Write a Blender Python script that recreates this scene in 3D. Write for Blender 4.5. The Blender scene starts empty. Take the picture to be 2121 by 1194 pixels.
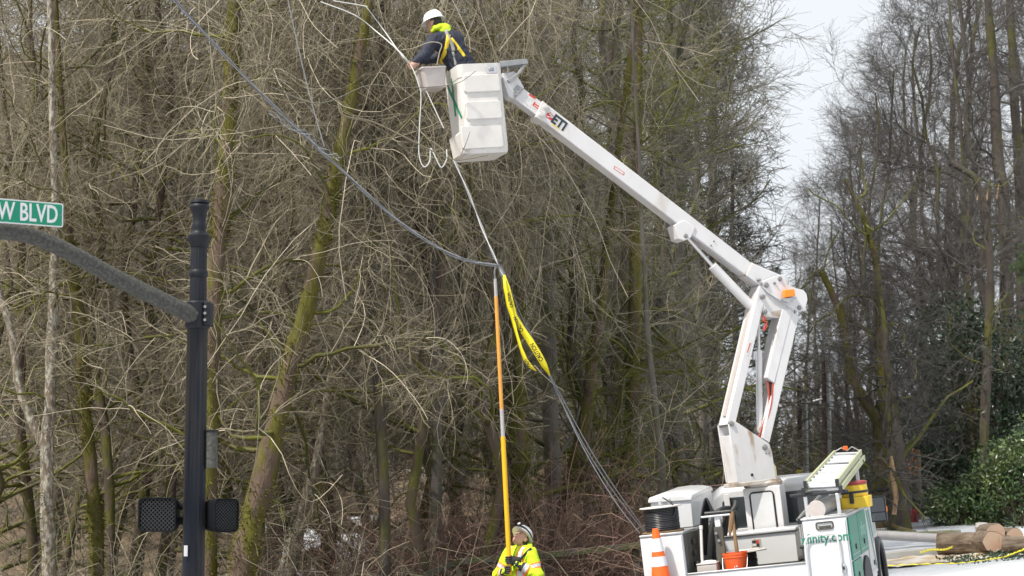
import bpy, bmesh, math, random
import numpy as np
from math import sin, cos, tan, pi, radians, atan, sqrt
from mathutils import Vector, Matrix
random.seed(7); RNG = np.random.default_rng(7)
scene = bpy.context.scene
col = scene.collection

# ------------------------------------------------------------------ camera
FPX = 4124.0; PITCH = atan(463 / FPX); EYE = 1.6
cam_d = bpy.data.cameras.new('camera'); cam = bpy.data.objects.new('camera', cam_d); col.objects.link(cam)
cam.location = (0, 0, EYE); cam.rotation_euler = (pi / 2 + PITCH, 0, 0)
cam_d.sensor_width = 36; cam_d.lens = 70; cam_d.clip_start = 0.1; cam_d.clip_end = 3000
cam_d.dof.use_dof = True; cam_d.dof.focus_distance = 24.3; cam_d.dof.aperture_fstop = 3.2
scene.camera = cam

# ------------------------------------------------------------------ sky, sun, exposure
SUN_EL, SUN_AZ = radians(52), radians(-128)      # azimuth from +Y towards +X: high, from the left and a little behind the camera
world = bpy.data.worlds.new('World'); scene.world = world; world.use_nodes = True
wt = world.node_tree; wt.nodes.clear()
wo = wt.nodes.new('ShaderNodeOutputWorld'); bg = wt.nodes.new('ShaderNodeBackground')
sky = wt.nodes.new('ShaderNodeTexSky'); sky.sky_type = 'NISHITA'; sky.sun_disc = False
sky.sun_elevation = SUN_EL; sky.sun_rotation = SUN_AZ; sky.dust_density = 3.0; sky.air_density = 1.0
tc = wt.nodes.new('ShaderNodeTexCoord'); nz = wt.nodes.new('ShaderNodeTexNoise')
nz.inputs['Scale'].default_value = 3.0; nz.inputs['Detail'].default_value = 5
wt.links.new(tc.outputs['Generated'], nz.inputs['Vector'])
cr = wt.nodes.new('ShaderNodeMapRange'); cr.inputs['From Min'].default_value = 0.3; cr.inputs['From Max'].default_value = 0.7
cr.inputs['To Min'].default_value = 0.86; cr.inputs['To Max'].default_value = 0.98
wt.links.new(nz.outputs['Fac'], cr.inputs['Value'])
mx = wt.nodes.new('ShaderNodeMix'); mx.data_type = 'RGBA'
mx.inputs['B'].default_value = (12.9, 13.5, 14.2, 1)          # thin bright cloud cover
wt.links.new(cr.outputs['Result'], mx.inputs['Factor']); wt.links.new(sky.outputs['Color'], mx.inputs['A'])
wt.links.new(mx.outputs['Result'], bg.inputs['Color']); bg.inputs['Strength'].default_value = 0.068
wt.links.new(bg.outputs['Background'], wo.inputs['Surface'])
sun_d = bpy.data.lights.new('sun', 'SUN'); sun_d.energy = 5.0; sun_d.angle = radians(2.0); sun_d.color = (1, 0.93, 0.82)
sun = bpy.data.objects.new('sun', sun_d); col.objects.link(sun)
sdir = Vector((sin(SUN_AZ) * cos(SUN_EL), cos(SUN_AZ) * cos(SUN_EL), sin(SUN_EL)))
sun.rotation_euler = sdir.to_track_quat('Z', 'Y').to_euler(); sun.location = (-20, -20, 40)
vs = scene.view_settings; vs.view_transform = 'Standard'; vs.look = 'None'; vs.exposure = 0.12; vs.gamma = 1
vs.use_curve_mapping = False
scene.cycles.use_denoising = True
scene.cycles.max_bounces = 5; scene.cycles.diffuse_bounces = 2; scene.cycles.glossy_bounces = 3
scene.cycles.use_adaptive_sampling = True; scene.cycles.adaptive_threshold = 0.03
scene.cycles.caustics_reflective = False; scene.cycles.caustics_refractive = False

# ------------------------------------------------------------------ coordinates
_r = Vector((1, 0, 0)); _f = Vector((0, cos(PITCH), sin(PITCH))); _u = Vector((0, -sin(PITCH), cos(PITCH)))
def ray(px, py): return _f + _r * ((px - 1060.5) / FPX) + _u * ((597 - py) / FPX)
def at(px, py, Y):
    d = ray(px, py); return Vector((0, 0, EYE)) + d * (Y / d.y)
# the truck stands on a cross slope: yaw 15.4, nose up 2.8, leaning 5.9 degrees to its left
TRUCK = Matrix.Translation((2.770, 22.791, -0.043)) @ Matrix.Rotation(-0.26947, 4, 'Z') @ Matrix.Rotation(0.04868, 4, 'X') @ Matrix.Rotation(-0.10332, 4, 'Y')
TINV = TRUCK.inverted()
def tl(px, py, c):
    """point of the plane y = c of the truck seen at a place of the photograph, in truck coordinates"""
    o = TINV @ Vector((0, 0, EYE)); d = TINV.to_3x3() @ ray(px, py)
    return o + d * ((c - o.y) / d.y)
BA = radians(35)
BC = Vector((-0.06, 2.30, 0)); BE = Vector((cos(BA), sin(BA), 0)); BN = Vector((sin(BA), -cos(BA), 0))
def bl(px, py, w=0.0):
    """point of the boom's plane (s along the boom, z up, w towards the photographer)"""
    o = TINV @ Vector((0, 0, EYE)) - BC; d = TINV.to_3x3() @ ray(px, py)
    p = o + d * ((w - o.dot(BN)) / d.dot(BN))
    return p.dot(BE), p.z
def bw(s, z, w): return BC + BE * s + BN * w + Vector((0, 0, z))

_zt = TRUCK.to_3x3() @ Vector((0, 0, 1)); _SX = -_zt.x / _zt.z; _SY = -_zt.y / _zt.z
def sstep(a, b, x):
    t = np.clip((x - a) / (b - a), 0, 1); return t * t * (3 - 2 * t)
def gz(x, y):
    x = np.asarray(x, float); y = np.asarray(y, float)
    xc = -6.5 + np.logaddexp(0, (x + 6.5) * 1.5) / 1.5; xc = 8.8 - np.logaddexp(0, (8.8 - xc) * 1.5) / 1.5
    yc = np.minimum(y, 36.0)
    pl = -0.043 + _SX * (xc - 2.770) + _SY * (yc - 22.791)
    pl = pl + np.clip(y - 36, 0, 14) * 0.045 * sstep(2, 8, x) + np.clip(y - 50, 0, None) * 0.004
    b = sstep(10, 18, y)
    hill = 25 * sstep(40, 100, y) * (1 - sstep(-3, 10.5, x - (y - 60) * 0.08))
    return pl * b + hill
def gpt(px, Y):
    x = (px - 1060.5) / FPX * Y / cos(PITCH) ; return Vector((x, Y, float(gz(x, Y))))

# ------------------------------------------------------------------ materials
MATS = {}
def newmat(name):
    m = bpy.data.materials.new(name); m.use_nodes = True; MATS[name] = m
    nt = m.node_tree; return m, nt, nt.nodes['Principled BSDF']
def mat(name, c, rough=0.6, metal=0.0, var=0.0, vscale=8.0, bump=0.0, bscale=40.0, c2=None, lo=0.4, hi=0.6, stretch=None, island=0.0, objvar=0.0, coat=0.0, detail=6, trans=0.0, emit=0.0, spec=None):
    """colour with noise variation (var), a second colour in blotches (c2), fine relief and per-piece differences"""
    m, nt, b = newmat(name); N = nt.nodes; Lk = nt.links
    b.inputs['Roughness'].default_value = rough; b.inputs['Metallic'].default_value = metal
    b.inputs['Coat Weight'].default_value = coat
    if spec is not None: b.inputs['Specular IOR Level'].default_value = spec
    if trans: b.inputs['Transmission Weight'].default_value = trans
    t = N.new('ShaderNodeTexCoord'); mp = N.new('ShaderNodeMapping'); Lk.new(t.outputs['Object'], mp.inputs['Vector'])
    if stretch: mp.inputs['Scale'].default_value = stretch
    out = None
    rgb = N.new('ShaderNodeRGB'); rgb.outputs[0].default_value = (*c, 1); out = rgb.outputs[0]
    if c2:
        n = N.new('ShaderNodeTexNoise'); n.inputs['Scale'].default_value = vscale; n.inputs['Detail'].default_value = detail
        Lk.new(mp.outputs['Vector'], n.inputs['Vector'])
        r = N.new('ShaderNodeMapRange'); r.inputs['From Min'].default_value = lo; r.inputs['From Max'].default_value = hi
        Lk.new(n.outputs['Fac'], r.inputs['Value'])
        k = N.new('ShaderNodeMix'); k.data_type = 'RGBA'; Lk.new(r.outputs['Result'], k.inputs['Factor'])
        Lk.new(out, k.inputs['A']); k.inputs['B'].default_value = (*c2, 1); out = k.outputs['Result']
    val = None
    def mul(sock, lo_, hi_):
        nonlocal val
        r = N.new('ShaderNodeMapRange'); r.inputs['To Min'].default_value = lo_; r.inputs['To Max'].default_value = hi_
        Lk.new(sock, r.inputs['Value'])
        if val is None: val = r.outputs['Result']
        else:
            q = N.new('ShaderNodeMath'); q.operation = 'MULTIPLY'; Lk.new(val, q.inputs[0]); Lk.new(r.outputs['Result'], q.inputs[1]); val = q.outputs[0]
    if var:
        n = N.new('ShaderNodeTexNoise'); n.inputs['Scale'].default_value = vscale * 1.7; n.inputs['Detail'].default_value = detail
        Lk.new(mp.outputs['Vector'], n.inputs['Vector']); mul(n.outputs['Fac'], 1 - 2 * var, 1 + 2 * var)
    if island:
        g = N.new('ShaderNodeNewGeometry'); mul(g.outputs['Random Per Island'], 1 - island, 1 + island)
    if objvar:
        g = N.new('ShaderNodeObjectInfo'); mul(g.outputs['Random'], 1 - objvar, 1 + objvar)
    if val is not None:
        h = N.new('ShaderNodeHueSaturation'); Lk.new(val, h.inputs['Value']); Lk.new(out, h.inputs['Color']); out = h.outputs['Color']
    Lk.new(out, b.inputs['Base Color'])
    if emit:
        Lk.new(out, b.inputs['Emission Color']); b.inputs['Emission Strength'].default_value = emit
    if bump:
        n = N.new('ShaderNodeTexNoise'); n.inputs['Scale'].default_value = bscale; n.inputs['Detail'].default_value = 6
        Lk.new(mp.outputs['Vector'], n.inputs['Vector'])
        bp = N.new('ShaderNodeBump'); bp.inputs['Strength'].default_value = bump; bp.inputs['Distance'].default_value = 0.02
        Lk.new(n.outputs['Fac'], bp.inputs['Height']); Lk.new(bp.outputs['Normal'], b.inputs['Normal'])
    return m

mat('twig_tan', (0.265, 0.235, 0.165), 0.8, var=0.12, vscale=1.5, island=0.65, objvar=0.15)
mat('twig_pale', (0.52, 0.46, 0.35), 0.75, var=0.15, vscale=2, island=0.5)
mat('twig_grey', (0.172, 0.163, 0.13), 0.85, var=0.15, vscale=1.2, island=0.55, objvar=0.2)
mat('twig_dark', (0.095, 0.088, 0.082), 0.85, var=0.15, vscale=1.2, island=0.5, objvar=0.25)
mat('twig_moss', (0.118, 0.125, 0.02), 0.95, c2=(0.115, 0.10, 0.065), vscale=2.5, lo=0.50, hi=0.66, var=0.15, island=0.4, objvar=0.2)
mat('bramble', (0.24, 0.145, 0.12), 0.85, c2=(0.28, 0.20, 0.15), vscale=0.8, var=0.15, island=0.5)
mat('bark_moss', (0.12, 0.085, 0.062), 0.95, c2=(0.098, 0.092, 0.014), vscale=3.4, lo=0.43, hi=0.52, var=0.3, bump=1.0, bscale=26, stretch=(1.6, 1.6, 0.5), objvar=0.1)
mat('bark_brown', (0.105, 0.08, 0.06), 0.95, c2=(0.095, 0.094, 0.02), vscale=2.6, lo=0.46, hi=0.58, var=0.2, bump=1.0, bscale=18, stretch=(1.8, 1.8, 0.5), objvar=0.2)
mat('bark_grey', (0.15, 0.135, 0.12), 0.95, c2=(0.09, 0.10, 0.04), vscale=2.4, lo=0.52, hi=0.66, var=0.2, bump=0.9, bscale=20, stretch=(1.6, 1.6, 0.5), objvar=0.2)
mat('bark_lichen', (0.19, 0.155, 0.115), 0.9, c2=(0.40, 0.385, 0.33), vscale=7, lo=0.46, hi=0.60, var=0.35, bump=0.7, bscale=30, stretch=(3, 3, 1.4), detail=10)
mat('bark_dark', (0.075, 0.062, 0.052), 0.95, c2=(0.085, 0.085, 0.022), vscale=2.6, lo=0.5, hi=0.62, var=0.25, bump=1.0, bscale=20, stretch=(1.6, 1.6, 0.5), objvar=0.2)
mat('moss_tuft', (0.115, 0.112, 0.016), 0.95, island=0.55)
mat('conifer', (0.035, 0.055, 0.028), 0.8, island=0.5, objvar=0.2)
mat('conifer_bare', (0.085, 0.085, 0.068), 0.85, island=0.5, objvar=0.2)
mat('pine_needle', (0.075, 0.12, 0.05), 0.7, island=0.4)
mat('laurel', (0.045, 0.085, 0.028), 0.32, island=0.55, c2=(0.09, 0.125, 0.04), vscale=1.2)
mat('ivy', (0.028, 0.052, 0.024), 0.4, island=0.5)
mat('dead_leaf', (0.42, 0.17, 0.05), 0.8, island=0.4)

# ------------------------------------------------------------------ objects
def tag(o, label=None, cat=None, group=None, kind=None):
    if label: o['label'] = label
    if cat: o['category'] = cat
    if group: o['group'] = group
    if kind: o['kind'] = kind
    return o
def empty(name, loc=(0, 0, 0), rz=0.0, M=None, **k):
    o = bpy.data.objects.new(name, None); col.objects.link(o); o.empty_display_size = 0.2
    if M is not None: o.matrix_world = M
    else: o.location = loc; o.rotation_euler = (0, 0, rz)
    return tag(o, **k)
def link(name, me, parent=None, world=False, **k):
    o = bpy.data.objects.new(name, me); col.objects.link(o)
    if parent is not None:
        o.parent = parent
        if world:
            bpy.context.view_layer.update(); o.matrix_parent_inverse = parent.matrix_world.inverted()
    return tag(o, **k)
def shade(me, ang=35):
    me.polygons.foreach_set('use_smooth', np.ones(len(me.polygons), bool)); me.set_sharp_from_angle(angle=radians(ang))
def npmesh(name, V, F, mats, midx=None, smooth=True):
    """mesh from numpy arrays: V (n,3), F (m,3 or 4)"""
    V = np.asarray(V, np.float32); F = np.asarray(F, np.int32); k = F.shape[1]
    me = bpy.data.meshes.new(name); me.vertices.add(len(V)); me.vertices.foreach_set('co', V.ravel())
    me.loops.add(F.size); me.loops.foreach_set('vertex_index', F.ravel())
    me.polygons.add(len(F)); me.polygons.foreach_set('loop_start', np.arange(0, F.size, k, dtype=np.int32))
    for m in mats: me.materials.append(MATS[m])
    if midx is not None: me.polygons.foreach_set('material_index', np.asarray(midx, np.int32))
    if smooth: me.polygons.foreach_set('use_smooth', np.ones(len(F), bool))
    me.update(calc_edges=True); return me
def unit(a): return a / np.maximum(np.linalg.norm(a, axis=-1, keepdims=True), 1e-9)
def tubes(P, R, sides=3):
    """P (N,K,3) polylines, R (N,K) radii -> V, F (quads, open ends)"""
    N, K, _ = P.shape
    T = np.empty_like(P); T[:, 1:-1] = P[:, 2:] - P[:, :-2]; T[:, 0] = P[:, 1] - P[:, 0]; T[:, -1] = P[:, -1] - P[:, -2]; T = unit(T)
    ref = np.zeros((N, 1, 3)); mean = unit(P[:, -1] - P[:, 0])
    ax = np.argmin(np.abs(mean), axis=1); ref[np.arange(N), 0, ax] = 1
    A = unit(np.cross(T, ref)); B = np.cross(T, A)
    th = np.arange(sides) * 2 * pi / sides
    V = P[:, :, None, :] + R[:, :, None, None] * (A[:, :, None, :] * np.cos(th)[None, None, :, None] + B[:, :, None, :] * np.sin(th)[None, None, :, None])
    idx = np.arange(N * K * sides).reshape(N, K, sides)
    a = idx[:, :-1]; b = idx[:, 1:]; a2 = np.roll(a, -1, 2); b2 = np.roll(b, -1, 2)
    return V.reshape(-1, 3), np.stack([a, a2, b2, b], -1).reshape(-1, 4)
def merge(lst):
    Vs, Fs, Ms, o = [], [], [], 0
    for V, F, m in lst:
        Vs.append(V); Fs.append(F + o); Ms.append(np.full(len(F), m)); o += len(V)
    return np.concatenate(Vs), np.concatenate(Fs), np.concatenate(Ms)
def rnd(a, b, n): return RNG.uniform(a, b, n)
def grow(P, R, n, t0, t1, L0, L1, a0, a1, K, droop=0.0, wig=0.1, rr=0.5, curl=0.0, taper=0.3, rmin=0.003, shrink=0.5, up0=0.0):
    """children branches of a set of polylines"""
    N, Kp, _ = P.shape; M = N * n
    p = np.repeat(np.arange(N), n); t = rnd(t0, t1, M); f = t * (Kp - 1); i = np.minimum(f.astype(int), Kp - 2); w = (f - i)[:, None]
    S = P[p, i] * (1 - w) + P[p, i + 1] * w; T = unit(P[p, i + 1] - P[p, i]); r0 = (R[p, i] * (1 - w[:, 0]) + R[p, i + 1] * w[:, 0])
    Q = unit(np.cross(T, RNG.normal(size=(M, 3)))); a = rnd(a0, a1, M)[:, None]
    D = unit(np.cos(a) * T + np.sin(a) * Q + np.array([0, 0, up0]))
    Ln = rnd(L0, L1, M) * (1 - shrink * t); st = (Ln / (K - 1))[:, None]
    C = RNG.normal(size=(M, 3)) * curl
    out = np.empty((M, K, 3)); out[:, 0] = S
    for k in range(1, K):
        D = unit(D + np.array([0, 0, -droop]) * st + np.cross(C, D) * st + RNG.normal(size=(M, 3)) * wig)
        out[:, k] = out[:, k - 1] + D * st
    rc = np.maximum(r0 * rr, rmin)[:, None] * np.linspace(1, taper, K)[None]
    return out, np.maximum(rc, rmin * 0.6)
def spline(pts, n):
    """Catmull-Rom through points -> (n,3)"""
    pts = np.array([tuple(p) for p in pts], float); m = len(pts)
    if m == 2: return pts[0] + (pts[1] - pts[0]) * np.linspace(0, 1, n)[:, None]
    P = np.vstack([2 * pts[0] - pts[1], pts, 2 * pts[-1] - pts[-2]]); u = np.linspace(0, m - 1 - 1e-6, n); i = u.astype(int); t = (u - i)[:, None]
    a, b, c, d = P[i], P[i + 1], P[i + 2], P[i + 3]
    return 0.5 * (2 * b + (c - a) * t + (2 * a - 5 * b + 4 * c - d) * t * t + (3 * b - a - 3 * c + d) * t ** 3)

class MB:
    """collects shapes in one mesh"""
    def __init__(s): s.v = []; s.f = []; s.m = []; s.cur = 0
    def add(s, V, F):
        o = len(s.v); s.v += [tuple(p) for p in V]; s.f += [tuple(i + o for i in f) for f in F]; s.m += [s.cur] * len(F); return s
    def box(s, a, b, M=None):
        (x0, y0, z0), (x1, y1, z1) = a, b
        V = [(x0, y0, z0), (x1, y0, z0), (x1, y1, z0), (x0, y1, z0), (x0, y0, z1), (x1, y0, z1), (x1, y1, z1), (x0, y1, z1)]
        if M is not None: V = [M @ Vector(p) for p in V]
        return s.add(V, [(0, 3, 2, 1), (4, 5, 6, 7), (0, 1, 5, 4), (1, 2, 6, 5), (2, 3, 7, 6), (3, 0, 4, 7)])
    def prism(s, A, B):
        """two matching outlines joined"""
        n = len(A); V = list(A) + list(B)
        return s.add(V, [tuple(range(n))[::-1], tuple(range(n, 2 * n))] + [(i, (i + 1) % n, n + (i + 1) % n, n + i) for i in range(n)])
    def loft(s, rings, cap=True):
        n = len(rings[0]); V = [p for r in rings for p in r]; F = []
        for k in range(len(rings) - 1):
            for i in range(n): F.append((k * n + i, k * n + (i + 1) % n, (k + 1) * n + (i + 1) % n, (k + 1) * n + i))
        if cap: F += [tuple(range(n))[::-1], tuple(range((len(rings) - 1) * n, len(rings) * n))]
        return s.add(V, F)
    def cyl(s, p0, p1, r0, r1=None, n=16, cap=True):
        p0 = Vector(p0); p1 = Vector(p1); r1 = r0 if r1 is None else r1
        t = (p1 - p0).normalized(); a = t.orthogonal().normalized(); b = t.cross(a)
        ring = lambda p, r: [p + (a * cos(2 * pi * i / n) + b * sin(2 * pi * i / n)) * r for i in range(n)]
        return s.loft([ring(p0, r0), ring(p1, r1)], cap)
    def lathe(s, prof, p0=(0, 0, 0), ax=(0, 0, 1), n=24, cap=True):
        """profile [(radius, height)] round an axis"""
        p0 = Vector(p0); t = Vector(ax).normalized(); a = t.orthogonal().normalized(); b = t.cross(a)
        return s.loft([[p0 + t * h + (a * cos(2 * pi * i / n) + b * sin(2 * pi * i / n)) * r for i in range(n)] for r, h in prof], cap)
    def tube(s, pts, r, n=8, cap=True, res=None):
        if res: pts = [Vector(p) for p in spline(pts, res)]
        pts = [Vector(p) for p in pts]; K = len(pts); rr = r if isinstance(r, (list, tuple)) else [r] * K
        T = [(pts[min(i + 1, K - 1)] - pts[max(i - 1, 0)]).normalized() for i in range(K)]
        a = T[0].orthogonal().normalized(); rings = []
        for i in range(K):
            a = (a - T[i] * a.dot(T[i])).normalized(); b = T[i].cross(a)
            rings.append([pts[i] + (a * cos(2 * pi * j / n) + b * sin(2 * pi * j / n)) * rr[i] for j in range(n)])
        return s.loft(rings, cap)
    def build(s, name, mats, parent=None, bevel=0.0, seg=2, ang=35, M=None, world=False, **k):
        me = bpy.data.meshes.new(name); me.from_pydata([tuple(p) for p in s.v], [], s.f)
        mats = [mats] if isinstance(mats, str) else mats
        for m in mats: me.materials.append(MATS[m])
        me.polygons.foreach_set('material_index', s.m)
        bm = bmesh.new(); bm.from_mesh(me); bmesh.ops.recalc_face_normals(bm, faces=bm.faces); bm.to_mesh(me); bm.free()
        shade(me, ang)
        o = link(name, me, parent, world, **k)
        if bevel:
            b = o.modifiers.new('edge', 'BEVEL'); b.width = bevel; b.segments = seg; b.limit_method = 'ANGLE'; b.angle_limit = radians(ang); b.harden_normals = False
        return o
def rrect(w, h, r, n=5):
    """rounded rectangle outline, centred"""
    out = []
    for cx, cy, a0 in ((w / 2 - r, h / 2 - r, 0), (-w / 2 + r, h / 2 - r, pi / 2), (-w / 2 + r, -h / 2 + r, pi), (w / 2 - r, -h / 2 + r, 3 * pi / 2)):
        for i in range(n + 1):
            a = a0 + pi / 2 * i / n; out.append((cx + r * cos(a), cy + r * sin(a)))
    return out
def text_mesh(name, s, size, mat_, M, parent, right=None, sx=1.0, depth=0.002, bold=0.0, shear=0.0, **k):
    c = bpy.data.curves.new(name, 'FONT'); c.body = s; c.size = size; c.extrude = depth; c.align_x = 'CENTER'; c.align_y = 'CENTER'
    c.offset = bold; c.shear = shear; c.resolution_u = 3
    t = bpy.data.objects.new(name, c); col.objects.link(t)
    bpy.context.view_layer.update(); dg = bpy.context.evaluated_depsgraph_get()
    me = bpy.data.meshes.new_from_object(t.evaluated_get(dg)); bpy.data.objects.remove(t)
    if right is not None: me.transform(Matrix.Translation((right / sx - max(v.co.x for v in me.vertices), 0, 0)))
    me.transform(M @ Matrix.Diagonal((sx, 1, 1, 1))); me.materials.clear(); me.materials.append(MATS[mat_])
    return link(name, me, parent, **k)
def frame(o, x, y):
    """matrix with origin o, x axis along x, y axis along y"""
    x = Vector(x).normalized(); y = Vector(y); y = (y - x * y.dot(x)).normalized(); z = x.cross(y); o = Vector(o)
    return Matrix(((x.x, y.x, z.x, o.x), (x.y, y.y, z.y, o.y), (x.z, y.z, z.z, o.z), (0, 0, 0, 1)))

# smooth bodies: a distance field turned into one continuous surface (surface nets)
def fine_axis(lo, hi, h, c, r, hf):
    a = np.arange(lo, c - r, h); b = np.arange(c - r, c + r, hf); d = np.arange(c + r, hi + h, h)
    return np.concatenate([a[a < c - r - hf * 0.5], b, d[d > b[-1] + hf * 0.5]])
def sdf_mesh(fn, lo, hi, h, focus=None):
    lo = np.array(lo); n = np.ceil((np.array(hi) - lo) / h).astype(int) + 1
    ax = [lo[i] + h * np.arange(n[i]) for i in range(3)]
    if focus is not None:
        ax = [fine_axis(lo[i], hi[i], h, focus[0][i], focus[1], focus[2]) for i in range(3)]; n = np.array([len(a) for a in ax])
    X, Y, Z = np.meshgrid(*ax, indexing='ij'); D = fn(np.stack([X, Y, Z], -1)); ins = D < 0
    c = np.zeros(tuple(n - 1), int)
    for i in (0, 1):
        for j in (0, 1):
            for k in (0, 1): c += ins[i:n[0] - 1 + i, j:n[1] - 1 + j, k:n[2] - 1 + k]
    act = (c > 0) & (c < 8); ids = -np.ones(act.shape, int); I = np.argwhere(act); ids[act] = np.arange(len(I))
    S = np.zeros((len(I), 3)); W = np.zeros(len(I))
    corners = [(i, j, k) for i in (0, 1) for j in (0, 1) for k in (0, 1)]
    for a in corners:
        for b_ in range(3):
            if a[b_] == 0:
                q = list(a); q[b_] = 1
                d0 = D[tuple((I + a).T)]; d1 = D[tuple((I + q).T)]; m = (d0 < 0) != (d1 < 0)
                t = np.where(m, d0 / np.where(m, d0 - d1, 1), 0)
                e = np.array(a, float)[None] + t[:, None] * np.eye(3)[b_][None]; S[m] += e[m]; W[m] += 1
    C = I + S / W[:, None]; V = np.stack([np.interp(C[:, i], np.arange(n[i]), ax[i]) for i in range(3)], 1); F = []
    for b_ in range(3):
        u, v = (b_ + 1) % 3, (b_ + 2) % 3
        sl0 = [slice(None)] * 3; sl1 = [slice(None)] * 3; sl0[b_] = slice(0, -1); sl1[b_] = slice(1, None)
        ch = ins[tuple(sl0)] != ins[tuple(sl1)]; E = np.argwhere(ch)
        E = E[(E[:, u] > 0) & (E[:, v] > 0) & (E[:, u] < n[u] - 1) & (E[:, v] < n[v] - 1)]
        du = np.eye(3, dtype=int)[u]; dv = np.eye(3, dtype=int)[v]
        q = np.stack([ids[tuple(E.T)], ids[tuple((E - du).T)], ids[tuple((E - du - dv).T)], ids[tuple((E - dv).T)]], 1)
        flip = ins[tuple(E.T)]; q[~flip] = q[~flip][:, ::-1]; F.append(q)
    return V, np.concatenate(F)
def smin(a, b, k):
    h = np.clip(0.5 + 0.5 * (b - a) / k, 0, 1); return b * (1 - h) + a * h - k * h * (1 - h)
def d_cap(p, a, b, ra, rb):
    a = np.array(a); b = np.array(b); ab = b - a; t = np.clip(((p - a) @ ab) / (ab @ ab), 0, 1)
    return np.linalg.norm(p - a - t[..., None] * ab, axis=-1) - (ra + (rb - ra) * t)
def d_ell(p, c, r, M=None):
    q = p - np.array(c)
    if M is not None: q = q @ M
    r = np.array(r); k0 = np.linalg.norm(q / r, axis=-1); k1 = np.linalg.norm(q / r ** 2, axis=-1)
    return k0 * (k0 - 1) / np.maximum(k1, 1e-6)

# ================================================================== the setting: ground, road, kerb, lawn
mat('forest_floor', (0.12, 0.085, 0.055), 0.95, c2=(0.19, 0.14, 0.09), vscale=1.1, var=0.25, bump=1.0, bscale=9)
mat('snow', (0.58, 0.61, 0.66), 0.6, c2=(0.46, 0.48, 0.50), vscale=0.9, lo=0.55, hi=0.75, var=0.05, bump=0.35, bscale=6)
mat('snow_road', (0.54, 0.57, 0.62), 0.6, c2=(0.33, 0.34, 0.36), vscale=0.8, lo=0.46, hi=0.66, var=0.06, bump=0.25, bscale=5, stretch=(0.25, 1.6, 1))
mat('sawdust', (0.55, 0.42, 0.27), 0.95, c2=(0.74, 0.70, 0.64), vscale=2.0, var=0.15, bump=0.7, bscale=30)
mat('concrete', (0.42, 0.42, 0.40), 0.9, var=0.12, vscale=3, bump=0.3, bscale=30)
mat('asphalt', (0.05, 0.05, 0.052), 0.9, var=0.2, vscale=6, bump=0.4, bscale=60)
def axis(parts):
    out = []
    for a, b, st in parts: out += list(np.arange(a, b, st))
    return np.array(out + [parts[-1][1]])
gx = axis([(-600, -60, 60), (-60, -20, 5), (-20, 20, 0.7), (20, 60, 4), (60, 600, 60)])
gy = axis([(-60, 0, 10), (0, 16, 2), (16, 60, 0.8), (60, 130, 3), (130, 1500, 100)])
X, Y = np.meshgrid(gx, gy, indexing='ij'); Z = gz(X, Y)
Z += np.where((Y > 26) & (Y < 120) & (X < 4), (np.sin(X * 1.7 + Y * 0.6) * np.sin(Y * 1.1 - X * 0.4)) * 0.12, 0)
idx = np.arange(X.size).reshape(X.shape)
F = np.stack([idx[:-1, :-1], idx[1:, :-1], idx[1:, 1:], idx[:-1, 1:]], -1).reshape(-1, 4)
gme = npmesh('ground', np.stack([X, Y, Z], -1).reshape(-1, 3), F, ['forest_floor'])
link('ground', gme, kind='structure', label='brown leaf littered ground of the wooded bank')
def sheet(name, poly_fn, x0, x1, y0, y1, st, dz, m, rough=0.0, **k):
    """sheet following the ground where poly_fn(x, y) holds"""
    xs = np.arange(x0, x1 + st / 2, st); ys = np.arange(y0, y1 + st / 2, st); X, Y = np.meshgrid(xs, ys, indexing='ij')
    Zs = gz(X, Y) + dz + (RNG.uniform(0, rough, X.shape) if rough else 0)
    idx = np.arange(X.size).reshape(X.shape); F = np.stack([idx[:-1, :-1], idx[1:, :-1], idx[1:, 1:], idx[:-1, 1:]], -1).reshape(-1, 4)
    cx = (X[:-1, :-1] + st / 2).ravel(); cy = (Y[:-1, :-1] + st / 2).ravel(); F = F[poly_fn(cx, cy)]
    me = npmesh(name, np.stack([X, Y, Zs], -1).reshape(-1, 3), F, [m])
    bm = bmesh.new(); bm.from_mesh(me); bmesh.ops.delete(bm, geom=[v for v in bm.verts if not v.link_faces], context='VERTS'); bm.to_mesh(me); bm.free()
    return link(name, me, **k)
hx, hy = sin(0.26947), cos(0.26947)
road_in = lambda x, y: (x * hy - (y - 22.8) * hx > 2.77 * hy - 1.55) | (y < 21)
sheet('road', lambda x, y: road_in(x, y) & (y < 36.3), -14, 26, 2, 36.5, 0.5, 0.03, 'snow_road', kind='structure', label='snow covered road behind and beside the truck')
sheet('lawn', lambda x, y: x > 5.6 + 0.06 * (y - 36), 5, 40, 36.71, 52, 0.5, 0.15, 'snow', rough=0.04, kind='structure', label='snowy verge behind the kerb')
sheet('snow_patch', lambda x, y: np.sin(x * 2.3 + y) * np.sin(y * 1.3 - x * .7) > -0.25, -6.6, -3.4, 42.5, 50, 0.25, 0.14, 'snow', rough=0.04, kind='structure', label='melting snow patches on the low bank')
mb = MB(); n = 40
pts = [(5.2 + i * 0.9, 36.6) for i in range(n)]
ringsK = []
for x, y in pts:
    z = float(gz(x, y)); ringsK.append([(x, y - 0.09, z - 0.2), (x, y + 0.14, z - 0.2), (x, y + 0.14, z + 0.17), (x, y - 0.05, z + 0.17), (x, y - 0.07, z + 0.15)])
mb.loft(ringsK); mb.build('kerb', 'concrete', kind='structure', label='pale concrete kerb along the snowy verge')
sheet('sawdust', lambda x, y: ((x - 7.6) / 1.9) ** 2 + ((y - 35.3) / 1.1) ** 2 + 0.25 * np.sin(x * 5) * np.sin(y * 4) < 1, 5, 11, 33, 37, 0.12, 0.045, 'sawdust', rough=0.03, kind='stuff', label='tan sawdust strewn over the snow beside the cut logs', )

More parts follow.
